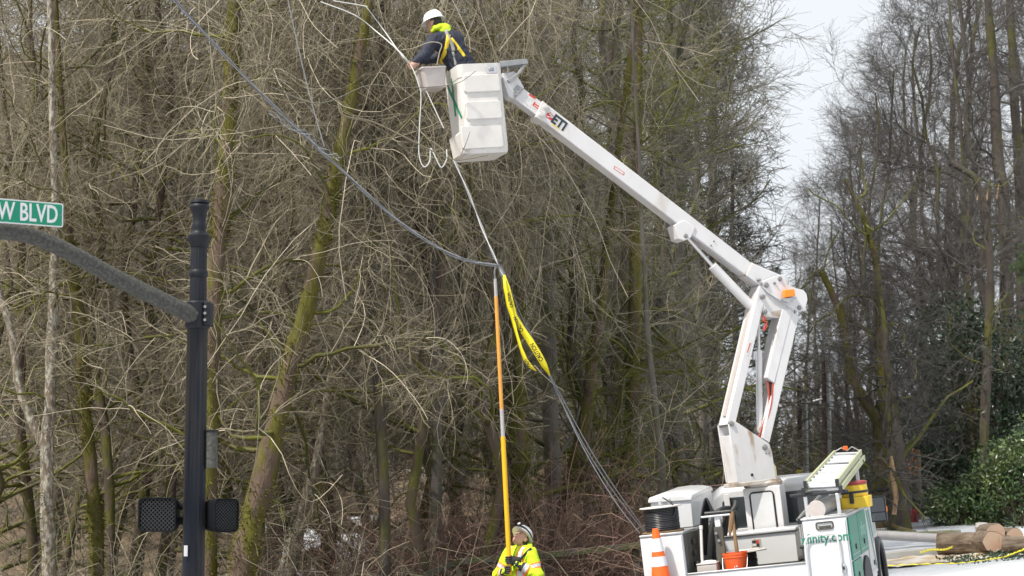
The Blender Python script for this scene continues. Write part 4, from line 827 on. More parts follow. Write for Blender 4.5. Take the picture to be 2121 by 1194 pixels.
bp('cylinder_lug', [(1397, 466), (1417, 456), (1441, 471), (1431, 493), (1418, 499), (1405, 495)], -0.115, 0.115, 'boom_white', ub, 0.008)
bpin(1421, 489, -0.12, 0.125, 0.028, parent=ub)
A, B, C = bl(1423, 492, 0), bl(1475, 551, 0), bl(1566, 646, 0)
c2_ = part('elbow_cylinder', lambda q: q.cyl(bw(*B, 0), bw(*C, 0), 0.062, n=20), 'boom_white', None, 0.004)
part('cylinder_rod', lambda q: q.cyl(bw(*A, 0), bw(*B, 0), 0.026, n=14), 'aluminium', c2_, 0)
bt = bl(1560, 545, 0.1); ax_ = V3(bw(*bl(1557, 545, 0.1), 0.1) - bw(*bl(1128, 212, 0.1), 0.1)).normalized(); upv = BN.cross(ax_); upv = upv if upv.z > 0 else -upv
def decal_at(px, py, w): s, z = bl(px, py, w); return frame(bw(s, z, w), ax_, upv)
text_mesh('logo_lettering', 'ETI', 0.165, 'logo_dark', decal_at(1158, 255, 0.102), ub, sx=0.92, bold=0.006, label='dark lettering ETI on the boom')
bp('logo_arrow', [(1133, 235), (1140, 233), (1148, 244), (1144, 252), (1131, 243)], 0.1005, 0.1025, 'logo_red', ub, 0, label='red arrow emblem left of the lettering')
bp('logo_arrow_cut', [(1133, 240), (1143, 243), (1137, 236), (1140, 235), (1147, 245), (1134, 243)], 0.1027, 0.1035, 'reflective', ub, 0)
bp('logo_underline', [(1144, 256), (1162, 269), (1163, 271), (1143, 258)], 0.1005, 0.1025, 'logo_yellow', ub, 0)
bp('decal', [(1273, 344), (1294, 358), (1292, 364), (1271, 350)], 0.1005, 0.102, 'logo_red', ub, 0)
bp('decal_face', [(1274, 346), (1292, 358), (1291, 362), (1273, 350)], 0.1025, 0.1035, 'sticker', ub, 0)
bp('decal', [(1107, 211), (1121, 221), (1117, 229), (1103, 218)], 0.0755, 0.077, 'logo_red', tipb, 0)
bp('decal', [(1097, 194), (1110, 203), (1108, 206), (1095, 197)], 0.0755, 0.077, 'logo_red', tipb, 0)
bp('decal', [(1091, 205), (1103, 214), (1098, 222), (1087, 213)], 0.0755, 0.077, 'sticker', tipb, 0)
for k in range(3):
    bp('decal_print', [(1109 - k * 2, 213 + k * 4), (1119 - k * 2, 220 + k * 4), (1118.5 - k * 2, 221.5 + k * 4), (1108.5 - k * 2, 214.5 + k * 4)], 0.0775, 0.0785, 'sticker', tipb, 0)
# head of the boom and bucket mount
hd = bp('boom_head', [(1040, 152), (1066, 148), (1078, 168), (1086, 182), (1066, 206), (1054, 200), (1046, 178)], -0.09, 0.09, 'boom_white', None, 0.008)
bp('head_plate', [(1064, 186), (1072, 176), (1086, 184), (1066, 206)], 0.091, 0.10, 'steel_grey', hd, 0.003)
for x, y in ((1068, 190), (1074, 184), (1080, 184), (1070, 198), (1076, 192)): bpin(x, y, 0.095, 0.106, 0.010, 'bolt_grey', hd, 'bolt')
bp('mount_rail', [(1036, 127), (1092, 122), (1095, 132), (1038, 139)], -0.06, 0.14, 'steel_grey', hd, 0.006)
bp('mount_strut', [(1084, 134), (1090, 134), (1080, 150), (1056, 172), (1051, 166), (1073, 150)], 0.092, 0.13, 'steel_grey', hd, 0.004)
part('mount_knob', lambda q: q.cyl(bw(*bl(1052, 152, 0.12), 0.12), bw(*bl(1050, 137, 0.12), 0.12), 0.013, n=10), 'bolt_grey', hd, 0)
# bucket
FW = 0.30       # near face of the bucket
(sl, zt_) = bl(948, 134, FW); (sr, _a) = bl(1036, 126, FW); zb_ = bl(990, 318, FW)[1]; scn = (sl + sr) / 2 + 0.005; bwid = sr - sl + 0.0
def bring(z, k, inset=0.0, r=0.07):
    return [bw(scn + (x if True else 0) , z, y) for x, y in rrect(bwid * k - 2 * inset, 0.60 * k - 2 * inset, max(r - inset, 0.02), 6)]
def bucket_body(q):
    n0 = [(zb_ + 0.05, 0.80), (zb_ + 0.0, 0.86)]
    R = [bring(zb_, 0.93), bring(zb_ + 0.03, 0.965), bring(zb_ + 0.09, 0.98), bring(zt_ - 0.16, 1.0), bring(zt_ - 0.155, 1.02), bring(zt_, 1.03), bring(zt_ + 0.004, 1.02, 0.01), bring(zt_, 1.0, 0.022), bring(zt_ - 0.2, 0.985, 0.025), bring(zb_ + 0.06, 0.95, 0.03)]
    q.loft(R)
bk = part('bucket', bucket_body, 'fibreglass', None, 0, ang=40, label='white fibreglass bucket with green tape')
def rib(x0, y0, x1, y1, d, name='bucket_panel', w=FW):
    s0, z0 = bl(x0, y0, w); s1, z1 = bl(x1, y1, w); c = V3(((s0 + s1) / 2, (z0 + z1) / 2, 0)); ww, hh = s1 - s0, z0 - z1
    part(name, lambda q: q.loft([[bw(c.x + x, c.y + y, w - 0.05) for x, y in rrect(ww, hh, 0.03)], [bw(c.x + x, c.y + y, w + d * 0.6) for x, y in rrect(ww, hh, 0.03)], [bw(c.x + x * 0.97, c.y + y * 0.95, w + d) for x, y in rrect(ww, hh, 0.03)]]), 'fibreglass', bk, 0.004, ang=18)
rib(957, 157, 1036, 190, 0.030); rib(962, 212, 1040, 246, 0.030); rib(960, 150, 1038, 258, 0.010); rib(954, 262, 1044, 305, 0.008)
lp = bl(1017, 144, FW + 0.01)
part('bucket_latch', lambda q: q.prism([bw(lp[0] + x, lp[1] + y, FW - 0.02) for x, y in rrect(0.125, 0.10, 0.012)], [bw(lp[0] + x, lp[1] + y, FW + 0.016) for x, y in rrect(0.125, 0.10, 0.012)]), 'aluminium', bk, 0.003)
part('latch_lever', lambda q: q.prism([bw(lp[0] + x, lp[1] + y, FW + 0.017) for x, y in rrect(0.07, 0.05, 0.01)], [bw(lp[0] + x, lp[1] + y, FW + 0.035) for x, y in rrect(0.05, 0.03, 0.01)]), 'steel_grey', bk, 0.003)
bs = scn - bwid / 2   # left side of the bucket: step and green tape
part('bucket_step', lambda q: q.prism([bw(bs - 0.045, zb_ + 0.28, -0.22), bw(bs + 0.03, zb_ + 0.33, -0.22), bw(bs + 0.05, zb_ + 0.01, -0.22), bw(bs - 0.02, zb_ + 0.02, -0.22)], [bw(bs - 0.045, zb_ + 0.28, 0.24), bw(bs + 0.03, zb_ + 0.33, 0.24), bw(bs + 0.05, zb_ + 0.01, 0.24), bw(bs - 0.02, zb_ + 0.02, 0.24)]), 'fibreglass', bk, 0.012)
for (w0, za, w1, zb2) in ((-0.16, 0.92, 0.22, 0.46), (0.02, 0.98, 0.0, 0.52)):
    A, B = V3((w0, zb_ + za, 0)), V3((w1, zb_ + zb2, 0)); d = (B - A).normalized(); nn = V3((-d.y, d.x, 0)) * 0.022
    def off(p): return bs - 0.006 + (1 - (0.98 + 0.02 * (p.y - zb_) / 1.0)) * bwid / 2
    part('green_tape', lambda q: q.prism([bw(off(p), p.y, p.x) for p in (A + nn, B + nn, B - nn, A - nn)], [bw(off(p) - 0.003, p.y, p.x) for p in (A + nn, B + nn, B - nn, A - nn)]), 'tape_green', bk, 0)
# grey tool tray hung on the rim
t0 = bl(872, 141, 0.20); t1 = bl(921, 136, 0.20); tb_ = bl(893, 181, 0.20)[1]
ht = t0[1] - tb_
def tray(q):
    def rg(z, k, ins): return [bw((t0[0] + t1[0]) / 2 + 0.01 + x * 1.0 + (1 - k) * 0.05, z, 0.05 + y) for x, y in rrect((t1[0] - t0[0]) * k - 2 * ins, 0.34 * k - 2 * ins, 0.03, 4)]
    q.loft([rg(tb_, 0.80, 0), rg(t0[1] - 0.01, 1.0, 0), rg(t0[1] - 0.01, 1.06, 0), rg(t0[1] + 0.008, 1.06, 0), rg(t0[1] + 0.008, 1.0, 0.012), rg(tb_ + 0.015, 0.80, 0.012)])
part('tool_tray', tray, 'tray_grey', bk, 0, ang=40, label='grey plastic tool tray on the rim')

# ================================================================== things carried on the truck
def tpart(name, fn, m, parent, bevel=0.004, **k): return part(name, fn, m, parent, bevel, **k)
def troot(name, p, label, cat, group=None):
    """a thing standing on the truck: an Empty at its base, in the truck's tilted frame"""
    return empty(name, M=TRUCK @ Matrix.Translation(p), label=label, cat=cat, group=group)
# extension ladder
LA, LB = tl(1668, 1004, 0.0), tl(1729, 939, 2.75); RA, RB = tl(1734, 1000, 0.0), tl(1783, 937, 2.75)
ld = troot('extension_ladder', LA, 'yellow railed extension ladder dusted with snow on the truck rack', 'ladder')
for k, (A, B) in enumerate(((LA, LB), (RA, RB))):
    for j in (0, 1):
        o = -LA + V3((0, 0.0 if j == 0 else -0.0, -0.075 * j)); dd = V3((0.03 * (1 if k else -1) * j, 0, 0)); A1, B1 = A + o + dd, B + o + dd
        tpart('rail', lambda q: q.prism([A1 + V3((-0.014, 0, -0.035)), A1 + V3((0.014, 0, -0.035)), A1 + V3((0.014, 0, 0.035)), A1 + V3((-0.014, 0, 0.035))], [B1 + V3((-0.014, 0, -0.035)), B1 + V3((0.014, 0, -0.035)), B1 + V3((0.014, 0, 0.035)), B1 + V3((-0.014, 0, 0.035))]), 'fibre_yellow', ld)
        tpart('rail_shoe', lambda q: q.box(tuple(A1 + V3((-0.02, -0.03, -0.045))), tuple(A1 + V3((0.02, 0.03, 0.042)))), 'black_plastic', ld)
for k in range(10):
    t = 0.03 + k * 0.104
    for j in (0, 1):
        a, b = LA.lerp(LB, t) - LA, RA.lerp(RB, t) - LA; o = V3((0, 0.07 * j, -0.075 * j)); tpart('rung', lambda q: q.cyl(a + o, b + o, 0.017, n=10), 'aluminium', ld, 0)
for t0_, t1_ in ((0.02, 0.30), (0.33, 0.62), (0.66, 0.93)):
    pts = [LA.lerp(LB, t0_), RA.lerp(RB, t0_), RA.lerp(RB, t1_), LA.lerp(LB, t1_)]; ins = V3((0.018, 0, 0))
    pts = [pts[0] + ins, pts[1] - ins, pts[2] - ins, pts[3] + ins]; dz = V3((0, 0, -0.012)); dz2 = V3((0, 0, -0.05))
    tpart('snow_layer', lambda q: q.prism([p - LA + dz2 for p in pts], [p - LA + dz for p in pts]), 'snow_clump', ld, 0.008)
g_ = LA.lerp(LB, 0.98) - LA; h_ = RA.lerp(RB, 0.98) - LA
tpart('pulley_wire', lambda q: q.tube([g_ + V3((0, 0, 0.02)), g_.lerp(h_, 0.3) + V3((0, 0, 0.07)), g_.lerp(h_, 0.5) + V3((0, 0, 0.03)), g_.lerp(h_, 0.7) + V3((0, 0, 0.08)), h_ + V3((0, 0, 0.02))], 0.007, 6), 'galvanised', ld, 0)
tpart('orange_tag', lambda q: q.box(tuple(g_.lerp(h_, 0.45) + V3((-0.03, -0.01, 0.04))), tuple(g_.lerp(h_, 0.45) + V3((0.03, 0.01, 0.09)))), 'cone_orange', ld, 0.004)
# cable reels
def reel(name, c, r, h, rf, label, cat='cable reel', tail=True):
    e = troot(name, c, label, cat)
    tpart('flange', lambda q: q.lathe([(0.03, 0.0), (rf, 0.0), (rf, 0.016), (0.03, 0.016)], n=36), 'old_wood' if tail else 'fibreglass', e, 0.003)
    tpart('flange', lambda q: q.lathe([(0.03, h), (rf, h), (rf, h + 0.016), (0.03, h + 0.016)], n=36), 'fibreglass', e, 0.003)
    n = int((h - 0.03) / 0.019)
    def wind(q):
        for k in range(n):
            z = 0.023 + (h - 0.03) * (k + 0.5) / n; rr_ = r + random.uniform(-0.003, 0.003)
            q.tube([V3((rr_ * cos(a), rr_ * sin(a), z + 0.008 * a / 6.28)) for a in np.linspace(0, 2 * pi, 33)], 0.0098, 8)
        q.lathe([(r - 0.006, 0.016), (r - 0.006, h)], n=32)
    tpart('wound_cable', wind, 'cable_black', e, 0)
    if tail:
        tpart('cable_end', lambda q: q.tube([(r * 0.75, -r * 0.7, h * 0.55), (r * 0.98, -r * 0.55, h * 0.8), (r * 0.85, -r * 0.3, h * 1.05), (r * 0.25, -r * 0.3, h * 1.42)], 0.008, 7, res=16), 'cable_black', e, 0)
        tpart('axle_stub', lambda q: q.box((-0.018, -0.012, h + 0.018), (0.018, 0.012, h + 0.085)), 'galvanised', e, 0.003)
    return e
rl = tl(1370, 1070, 0.27)
reel('cable_reel', V3((rl.x, 0.27, 1.50)), 0.195, 0.285, 0.245, 'reel of black cable with white top on the left cabinet')
tpart('board', lambda q: q.box((-0.22, -0.24, -0.001), (0.26, 0.24, 0.0)), 'old_wood', truck, 0) if False else None
r2 = tl(1545, 1150, 1.0)
reel('cable_reel', V3((r2.x - 0.02, 1.0, 0.931)), 0.14, tl(1545, 1140, 1.0).z - 0.947, 0.27, 'black cable reel with wide white flange behind the orange pail', tail=False)
# traffic cone in the bumper
ct_ = tl(1358, 1095, -0.17); cb0 = V3((ct_.x - 0.005, -0.17, 0.531)); H = ct_.z - 0.531
co = troot('traffic_cone', cb0, 'orange traffic cone with two white bands on the truck bumper', 'traffic cone')
rad = lambda h: 0.168 + (0.036 - 0.168) * (h / H)
tpart('cone_base', lambda q: q.prism([V3((x, y, 0.0)) for x, y in rrect(0.38, 0.30, 0.04)], [V3((x, y, 0.03)) for x, y in rrect(0.37, 0.29, 0.04)]), 'black_rubber', co)
tpart('cone_body', lambda q: q.lathe([(rad(0.031), 0.031), (rad(H * .98), H * 0.98), (rad(H * .98) - 0.006, H), (0.02, H), (0.02, H * 0.9)], n=32), 'cone_orange', co, 0)
for ha, hb in ((H - 0.112, H - 0.262), (H - 0.318, H - 0.428)):
    tpart('reflective_band', lambda q: q.lathe([(rad(hb) + 0.0025, hb), (rad(ha) + 0.0025, ha)], n=32, cap=False), 'reflective', co, 0)
# orange pail with shovel and lines
pa = tl(1497, 1147, 0.28); pb_ = tl(1547, 1143, 0.28); pw = (pb_.x - pa.x) / 2; ph = pa.z - 0.931
pl = troot('pail', V3(((pa.x + pb_.x) / 2, 0.28, 0.931)), 'dented orange plastic pail in the truck bed', 'pail')
tpart('pail_body', lambda q: q.lathe([(pw * 0.84, 0.0), (pw * 0.96, ph * 0.78), (pw * 1.02, ph * 0.79), (pw * 1.02, ph * 0.84), (pw * 0.98, ph * 0.85), (pw * 0.98, ph * 0.90), (pw * 1.03, ph * 0.91), (pw * 1.03, ph), (pw * 0.95, ph), (pw * 0.80, 0.02)], n=36), 'pail_orange', pl, 0, ang=50)
tpart('wire_handle', lambda q: q.tube([V3((-pw * 1.04, -0.02, ph * 0.8)), V3((-pw * 0.9, -pw * 0.95, ph * 0.25)), V3((0, -pw * 1.16, ph * 0.08)), V3((pw * 0.9, -pw * 0.95, ph * 0.25)), V3((pw * 1.04, -0.02, ph * 0.8))], 0.005, 6, res=30), 'galvanised', pl, 0)
def scuff(q):
    for _ in range(7):
        a = -pi / 2 + random.uniform(0.0, 0.8); z = ph * random.uniform(0.12, 0.42); r_ = pw * (0.845 + 0.155 * z / ph) + 0.004; w = random.uniform(0.008, 0.03)
        q.prism([V3((r_ * cos(a + d), r_ * sin(a + d), z + e)) for d, e in ((-w * 3, -w * .5), (w * 3, -w * .2), (w * 2, w * .6), (-w * 2, w * .4))], [V3(((r_ - .004) * cos(a + d), (r_ - .004) * sin(a + d), z + e)) for d, e in ((-w * 3, -w * .5), (w * 3, -w * .2), (w * 2, w * .6), (-w * 2, w * .4))])
tpart('snow_scuff', scuff, 'snow_clump', pl, 0, kind='stuff')
sh = troot('shovel', V3(((pa.x + pb_.x) / 2 + 0.02, 0.30, 0.955)), 'worn wooden handled shovel standing in the orange pail', 'shovel')
s_o = -V3(((pa.x + pb_.x) / 2 + 0.02, 0.30, 0.955)); S0, S1 = tl(1526, 1140, 0.30), tl(1517, 1060, 0.36)
tpart('shaft', lambda q: q.tube([V3((0.01, 0, 0.0)), S0 + s_o, tl(1521, 1100, 0.33) + s_o, S1 + s_o], [0.018, 0.024, 0.02, 0.016], 8), 'old_wood', sh, 0)
tpart('grip', lambda q: q.tube([tl(1512, 1068, 0.34) + s_o, tl(1516, 1064, 0.34) + s_o, tl(1514, 1090, 0.33) + s_o, tl(1511, 1113, 0.33) + s_o], [0.016, 0.03, 0.03, 0.008], 8), 'old_wood', sh, 0)
# hoses and lines hung in the bed
def hang(name, label, loops, m, r, cat='hose'):
    o = V3(loops[0][0]); e = troot(name, V3((o.x, o.y, 0.94)), label, cat); e_o = V3((o.x, o.y, 0.94))
    for L_ in loops: tpart('coil_loop', lambda q: q.tube([V3(p) - e_o for p in L_], r, 8, res=28), m, e, 0)
    return e
L_ = []
for k in range(6):
    x0, x1, yt = 1452 + k * 2.5, 1476 + k * 1.2, 1036 + k * 4
    c = 0.75 + 0.04 * k; L_.append([tl(x0 + 4, 1150, c), tl(x0, 1085, c), tl((x0 + x1) / 2 - 5, yt + 4, c), tl((x0 + x1) / 2 + 1, yt, c), tl(x1, 1065 + k, c), tl(x1 + 1, 1110, c), tl(x1 - 3, 1155, c)])
hang('hose_coil', 'black hose coiled on the inside of the left cabinet', L_, 'cable_black', 0.015)
L_ = [[tl(1478, 1175, 0.55), tl(1476, 1110, 0.55), tl(1484, 1068, 0.55), tl(1496, 1056, 0.6), tl(1510, 1054, 0.75)], [tl(1500, 1110, 0.7), tl(1506, 1075, 0.7), tl(1522, 1052, 0.75), tl(1524, 1040, 0.8)], [tl(1470, 1180, 0.5), tl(1472, 1120, 0.5), tl(1478, 1080, 0.55), tl(1482, 1062, 0.6)]]
hang('conduit_hose', 'thick grey black conduit leaning behind the stanchion', L_, 'black_rubber', 0.036)
L_ = [[tl(1515 + k * 3, 1100 - k * 4, 0.38), tl(1513 + k * 4, 1070, 0.40), tl(1520 + k * 2, 1058 + k * 2, 0.40), tl(1527 - k, 1066, 0.40), tl(1526 - k, 1098 - 5 * k, 0.38)] for k in range(3)]
hang('hand_line', 'looped dark hand line hung on the crossbar end', L_, 'black_rubber', 0.010, 'rope')
wp = troot('white_pipe', V3(tl(1454, 1180, 0.25)), 'white pipe upright against the left cabinet', 'pipe'); w_o = -V3(tl(1454, 1180, 0.25))
tpart('tube', lambda q: q.cyl(V3(tl(1455, 1188, 0.25)) + w_o, V3(tl(1452, 1096, 0.25)) + w_o, 0.017, n=12), 'fibreglass', wp, 0)
tpart('coupling', lambda q: q.cyl(V3(tl(1452, 1097, 0.25)) + w_o, V3(tl(1452, 1089, 0.25)) + w_o, 0.021, n=12), 'fibreglass', wp, 0.003)
tx = tl(1468, 1180, 0.2); tb0 = V3((tx.x, 0.22, 0.931)); tbx = troot('tool_box', tb0, 'grey toolbox with snow on its lid by the tailgate', 'toolbox'); th = tl(1468, 1170, 0.15).z - 0.931
tpart('case', lambda q: q.box((-0.12, -0.1, 0), (0.11, 0.12, th)), 'tray_grey', tbx, 0.01)
tpart('case_lid', lambda q: q.box((-0.125, -0.105, th + 0.002), (0.115, 0.125, th + 0.022)), 'tray_grey', tbx, 0.008)
tpart('snow_cap', lambda q: q.lathe([(0.10, 0), (0.085, 0.014), (0.04, 0.022)], (0.0, 0.02, th + 0.0225), n=14), 'snow_clump', tbx, 0.004)
# drinks cooler
ck = tl(1768, 1043, 1.35); cz = 1.511; cw = 0.155; chh = tl(1768, 997, 1.35).z - cz
ckr = troot('water_cooler', V3((tl(1770, 1020, 1.35).x, 1.35, cz)), 'yellow water cooler with dark red lid on the right cabinet', 'cooler')
tpart('cooler_base', lambda q: q.prism([V3((x, y, 0.0)) for x, y in rrect(0.36, 0.32, 0.05)], [V3((x, y, chh * 0.42)) for x, y in rrect(0.37, 0.33, 0.05)]), 'cooler_yellow', ckr, 0.006)
tpart('cooler_body', lambda q: q.lathe([(cw, chh * 0.425), (cw * 1.03, chh * 0.6), (cw * 0.98, chh * 0.86)], n=32), 'cooler_yellow', ckr, 0.004)
tpart('cooler_lid', lambda q: q.lathe([(cw * 1.02, chh * 0.865), (cw * 1.02, chh * 0.97), (cw * 0.85, chh)], n=32), 'cooler_red', ckr, 0.006)
tpart('strap', lambda q: q.lathe([(cw * 1.05, chh * 0.55), (cw * 1.06, chh * 0.64)], n=32, cap=False), 'black_plastic', ckr, 0)
tpart('strap_buckle', lambda q: q.box((-0.05, -0.19, chh * 0.18), (0.0, -0.166, chh * 0.62)), 'black_plastic', ckr, 0.006)

# ================================================================== signal pole with mast arm and street sign
mat('pole_paint', (0.011, 0.014, 0.022), 0.6, spec=0.2, c2=(0.050, 0.044, 0.038), vscale=1.6, lo=0.42, hi=0.66, var=0.12, stretch=(5, 5, 0.35), bump=0.15)
mat('pole_black', (0.010, 0.012, 0.018), 0.5, spec=0.3, var=0.2, vscale=10)
mat('arm_lichen', (0.05, 0.05, 0.047), 0.8, c2=(0.12, 0.118, 0.098), vscale=36, lo=0.42, hi=0.8, var=0.2, bump=0.5, bscale=30)
mat('sign_green', (0.0, 0.26, 0.145), 0.4, var=0.04)
mat('sign_white', (0.74, 0.74, 0.75), 0.4)
mat('signal_black', (0.006, 0.007, 0.009), 0.75, spec=0.15, var=0.2, vscale=12)
mat('grille_grey', (0.045, 0.047, 0.05), 0.6, spec=0.3)
PY = 18.0; ppm = FPX / PY
pb0 = at(402, 1194, PY); pbase = V3((at(400, 1194, PY).x, PY, float(gz(at(400, 1194, PY).x, PY))))
pole = empty('signal_pole', pbase, label='dark fluted signal pole with mossy mast arm and two crosswalk heads', cat='signal pole')
zz = lambda y: at(405, y, PY).z - pbase.z
def fluted(q, r0, z0, r1, z1, n=32, fl=0.06):
    R = []
    for z, r in ((z0, r0), (z1, r1)): R.append([V3(((r * (1 + (0 if i % 2 else -fl))) * cos(2 * pi * i / n), (r * (1 + (0 if i % 2 else -fl))) * sin(2 * pi * i / n), z)) for i in range(n)])
    q.loft(R)
wr = lambda px: px / ppm / 2
part('shaft', lambda q: fluted(q, wr(50), -0.2, wr(43), zz(680)), 'pole_paint', pole, 0.002)
part('base_flange', lambda q: q.lathe([(0.24, 0.0), (0.24, 0.05), (0.18, 0.12), (0.14, 0.5), (0.12, 0.52)], n=24), 'pole_paint', pole, 0.004)
part('collar', lambda q: q.lathe([(wr(44), zz(682)), (wr(52), zz(678)), (wr(52), zz(628)), (wr(44), zz(624))], n=24), 'pole_black', pole, 0.004)
part('upper_shaft', lambda q: fluted(q, wr(36), zz(624), wr(34), zz(512)), 'pole_black', pole, 0.002)
part('shaft_ring', lambda q: q.lathe([(wr(36), zz(575)), (wr(40), zz(571)), (wr(40), zz(564)), (wr(36), zz(560))], n=24), 'pole_black', pole, 0.002)
part('finial', lambda q: q.lathe([(wr(36), zz(513)), (wr(40), zz(505)), (wr(48), zz(495)), (wr(48), zz(489)), (wr(34), zz(484)), (wr(28), zz(478)), (wr(33), zz(472)), (wr(28), zz(464)), (wr(27), zz(452)), (wr(34), zz(437)), (wr(42), zz(432)), (wr(40), zz(426)), (wr(34), zz(423)), (wr(40), zz(421)), (wr(38), zz(416)), (wr(20), zz(414))], n=28), 'pole_black', pole, 0, ang=50)
o_ = V3((0.085, -0.02, zz(652)))
part('clamp_box', lambda q: q.box(tuple(o_ + V3((-0.01, -0.1, -0.105))), tuple(o_ + V3((0.045, 0.12, 0.105)))), 'pole_black', pole, 0.006)
for k in (-0.06, 0.0, 0.06): part('clamp_bolt', lambda q: q.cyl(o_ + V3((0.0, -0.11, k)), o_ + V3((0.0, -0.09, k)), 0.014, n=6), 'bolt_grey', pole, 0)
# arm rises towards the street, coming a little nearer
apts = [(402, 655, 17.95), (330, 620, 17.75), (242, 577, 17.5), (157, 530, 17.25), (85, 496, 17.05), (35, 483, 16.9), (-40, 477, 16.6), (-260, 470, 16.0)]
A_ = [at(x, y, Y) - pbase for x, y, Y in apts]
part('mast_arm', lambda q: q.tube(A_, list(np.interp(np.linspace(0, 1, 36), np.linspace(0, 1, 8), [0.080, 0.077, 0.075, 0.074, 0.073, 0.072, 0.071, 0.068])), 16, res=36), 'arm_lichen', pole, 0)
part('arm_flange', lambda q: q.cyl(V3((-0.10, 0.01, zz(655))), V3((-0.06, 0.01, zz(651))), 0.10, n=20), 'arm_lichen', pole, 0.004)
# crosswalk heads with egg-crate visors, seen from behind
def ped_head(px0, px1, py0, py1, yaw, arm_from):
    p0, p1 = at(px0, py0, PY), at(px1, py1, PY); c = (p0 + p1) / 2 - pbase; W, Hh = (p1.x - p0.x) / abs(cos(yaw)), p0.z - p1.z
    M = Matrix.Translation(c) @ Matrix.Rotation(yaw, 4, 'Z')
    h = part('crosswalk_head', lambda q: (q.loft([[M @ V3((x, 0.16, y)) for x, y in rrect(W * 0.9, Hh * 0.9, 0.05)], [M @ V3((x, 0.0, y)) for x, y in rrect(W, Hh, 0.05)], [M @ V3((x, -0.07, y)) for x, y in rrect(W, Hh, 0.05)], [M @ V3((x, -0.07, y)) for x, y in rrect(W * 0.91, Hh * 0.91, 0.045)], [M @ V3((x, -0.02, y)) for x, y in rrect(W * 0.91, Hh * 0.91, 0.045)]])), 'signal_black', pole, 0.003)
    def grid(q):
        w2, h2 = W * 0.455, Hh * 0.455; n = 8
        for k in range(-n, n + 1):
            for s in (1, -1):
                b = k * (w2 + h2) / n * 1.0; pts = []
                for x in (-w2, w2):
                    z = s * x + b
                    pts.append((x, z))
                (xa, za), (xb, zb3) = pts
                def clip(x, z, x2, z2):
                    t0, t1 = 0, 1
                    for lo, hi, u, d in ((-h2, h2, z, z2 - z),):
                        ta, tb = sorted(((lo - u) / d, (hi - u) / d)); t0, t1 = max(t0, ta), min(t1, tb)
                    return (t0, t1) if t1 - t0 > 0.03 else None
                r = clip(xa, za, xb, zb3)
                if r: q.cyl(M @ V3((xa + (xb - xa) * r[0], -0.055, za + (zb3 - za) * r[0])), M @ V3((xa + (xb - xa) * r[1], -0.055, za + (zb3 - za) * r[1])), 0.0032, n=4)
    mb = MB(); grid(mb); mb.build('visor_lattice', 'grille_grey', h, kind='stuff')
    part('head_bracket', lambda q: q.cyl(M @ V3((0, 0.10, -Hh * 0.18)), V3((arm_from, 0, c.z - Hh * 0.18)), 0.035, n=10), 'signal_black', h, 0)
    part('head_bracket', lambda q: q.cyl(M @ V3((0, 0.10, Hh * 0.25)), V3((arm_from, 0, c.z + Hh * 0.25)), 0.03, n=10), 'signal_black', h, 0)
ped_head(290, 368, 1031, 1102, radians(-4), -0.02); ped_head(440, 484, 1033, 1103, radians(38), 0.02)
b0_, b1_ = at(428, 894, PY), at(450, 970, PY)
part('push_button_tube', lambda q: q.cyl(V3((at(438, 970, PY) - pbase).to_tuple()), V3((at(438, 894, PY) - pbase).to_tuple()), wr(25), n=20), 'arm_lichen', pole, 0.004)
part('tube_cap', lambda q: q.cyl(V3((at(438, 894, PY) - pbase).to_tuple()), V3((at(438, 891, PY) - pbase).to_tuple()), wr(30), n=20), 'pole_black', pole, 0.002)
stp = at(389, 1141, PY) - pbase
part('white_sticker', lambda q: q.box((stp.x - 0.016, -0.118, stp.z - 0.048), (stp.x + 0.016, -0.100, stp.z + 0.048)), 'sign_white', pole, 0.002)
# street name blade
sA, sB = at(131, 447, 16.95), at(0, 436.5, 16.62); sdv = (sB - sA); sx1 = -sdv.normalized(); shh = 0.208
sc_ = sA + sdv.normalized() * 0.62; sg_e = empty('street_sign', sA - V3((0, 0, shh / 2)), label='green street name sign reading EW BLVD on the mast arm', cat='street sign'); sg_e_o = V3(sg_e.location)
Mfr = frame(sc_ - sg_e_o, sx1, (0, 0, 1)); nz_ = Mfr.to_3x3() @ V3((0, 0, 1))
LW = 1.24
part('blade', lambda q: q.loft([[Mfr @ V3((x, y, -0.004)) for x, y in rrect(LW, shh, 0.02)], [Mfr @ V3((x, y, 0.0)) for x, y in rrect(LW, shh, 0.02)]]), 'sign_white', sg_e, 0)
part('green_field', lambda q: q.loft([[Mfr @ V3((x, y, 0.0005)) for x, y in rrect(LW - 0.022, shh - 0.022, 0.014)], [Mfr @ V3((x, y, 0.002)) for x, y in rrect(LW - 0.022, shh - 0.022, 0.014)]]), 'sign_green', sg_e, 0)
text_mesh('lettering', 'EW BLVD', 0.215, 'sign_white', Mfr @ Matrix.Translation((0.0, -0.004, 0.0022)), sg_e, right=0.569, sx=0.675, bold=0.0035, depth=0.001, label='white lettering EW BLVD')
for x in (0.60, 0.165): part('rivet', lambda q: q.cyl(Mfr @ V3((x, 0.0, 0.002)), Mfr @ V3((x, 0.0, 0.005)), 0.006, n=8), 'bolt_grey', sg_e, 0)
part('sign_bracket', lambda q: q.box(tuple(Mfr @ V3((0.0, -0.20, -0.03))), tuple(Mfr @ V3((0.03, 0.09, -0.01)))), 'steel_grey', sg_e, 0.003)

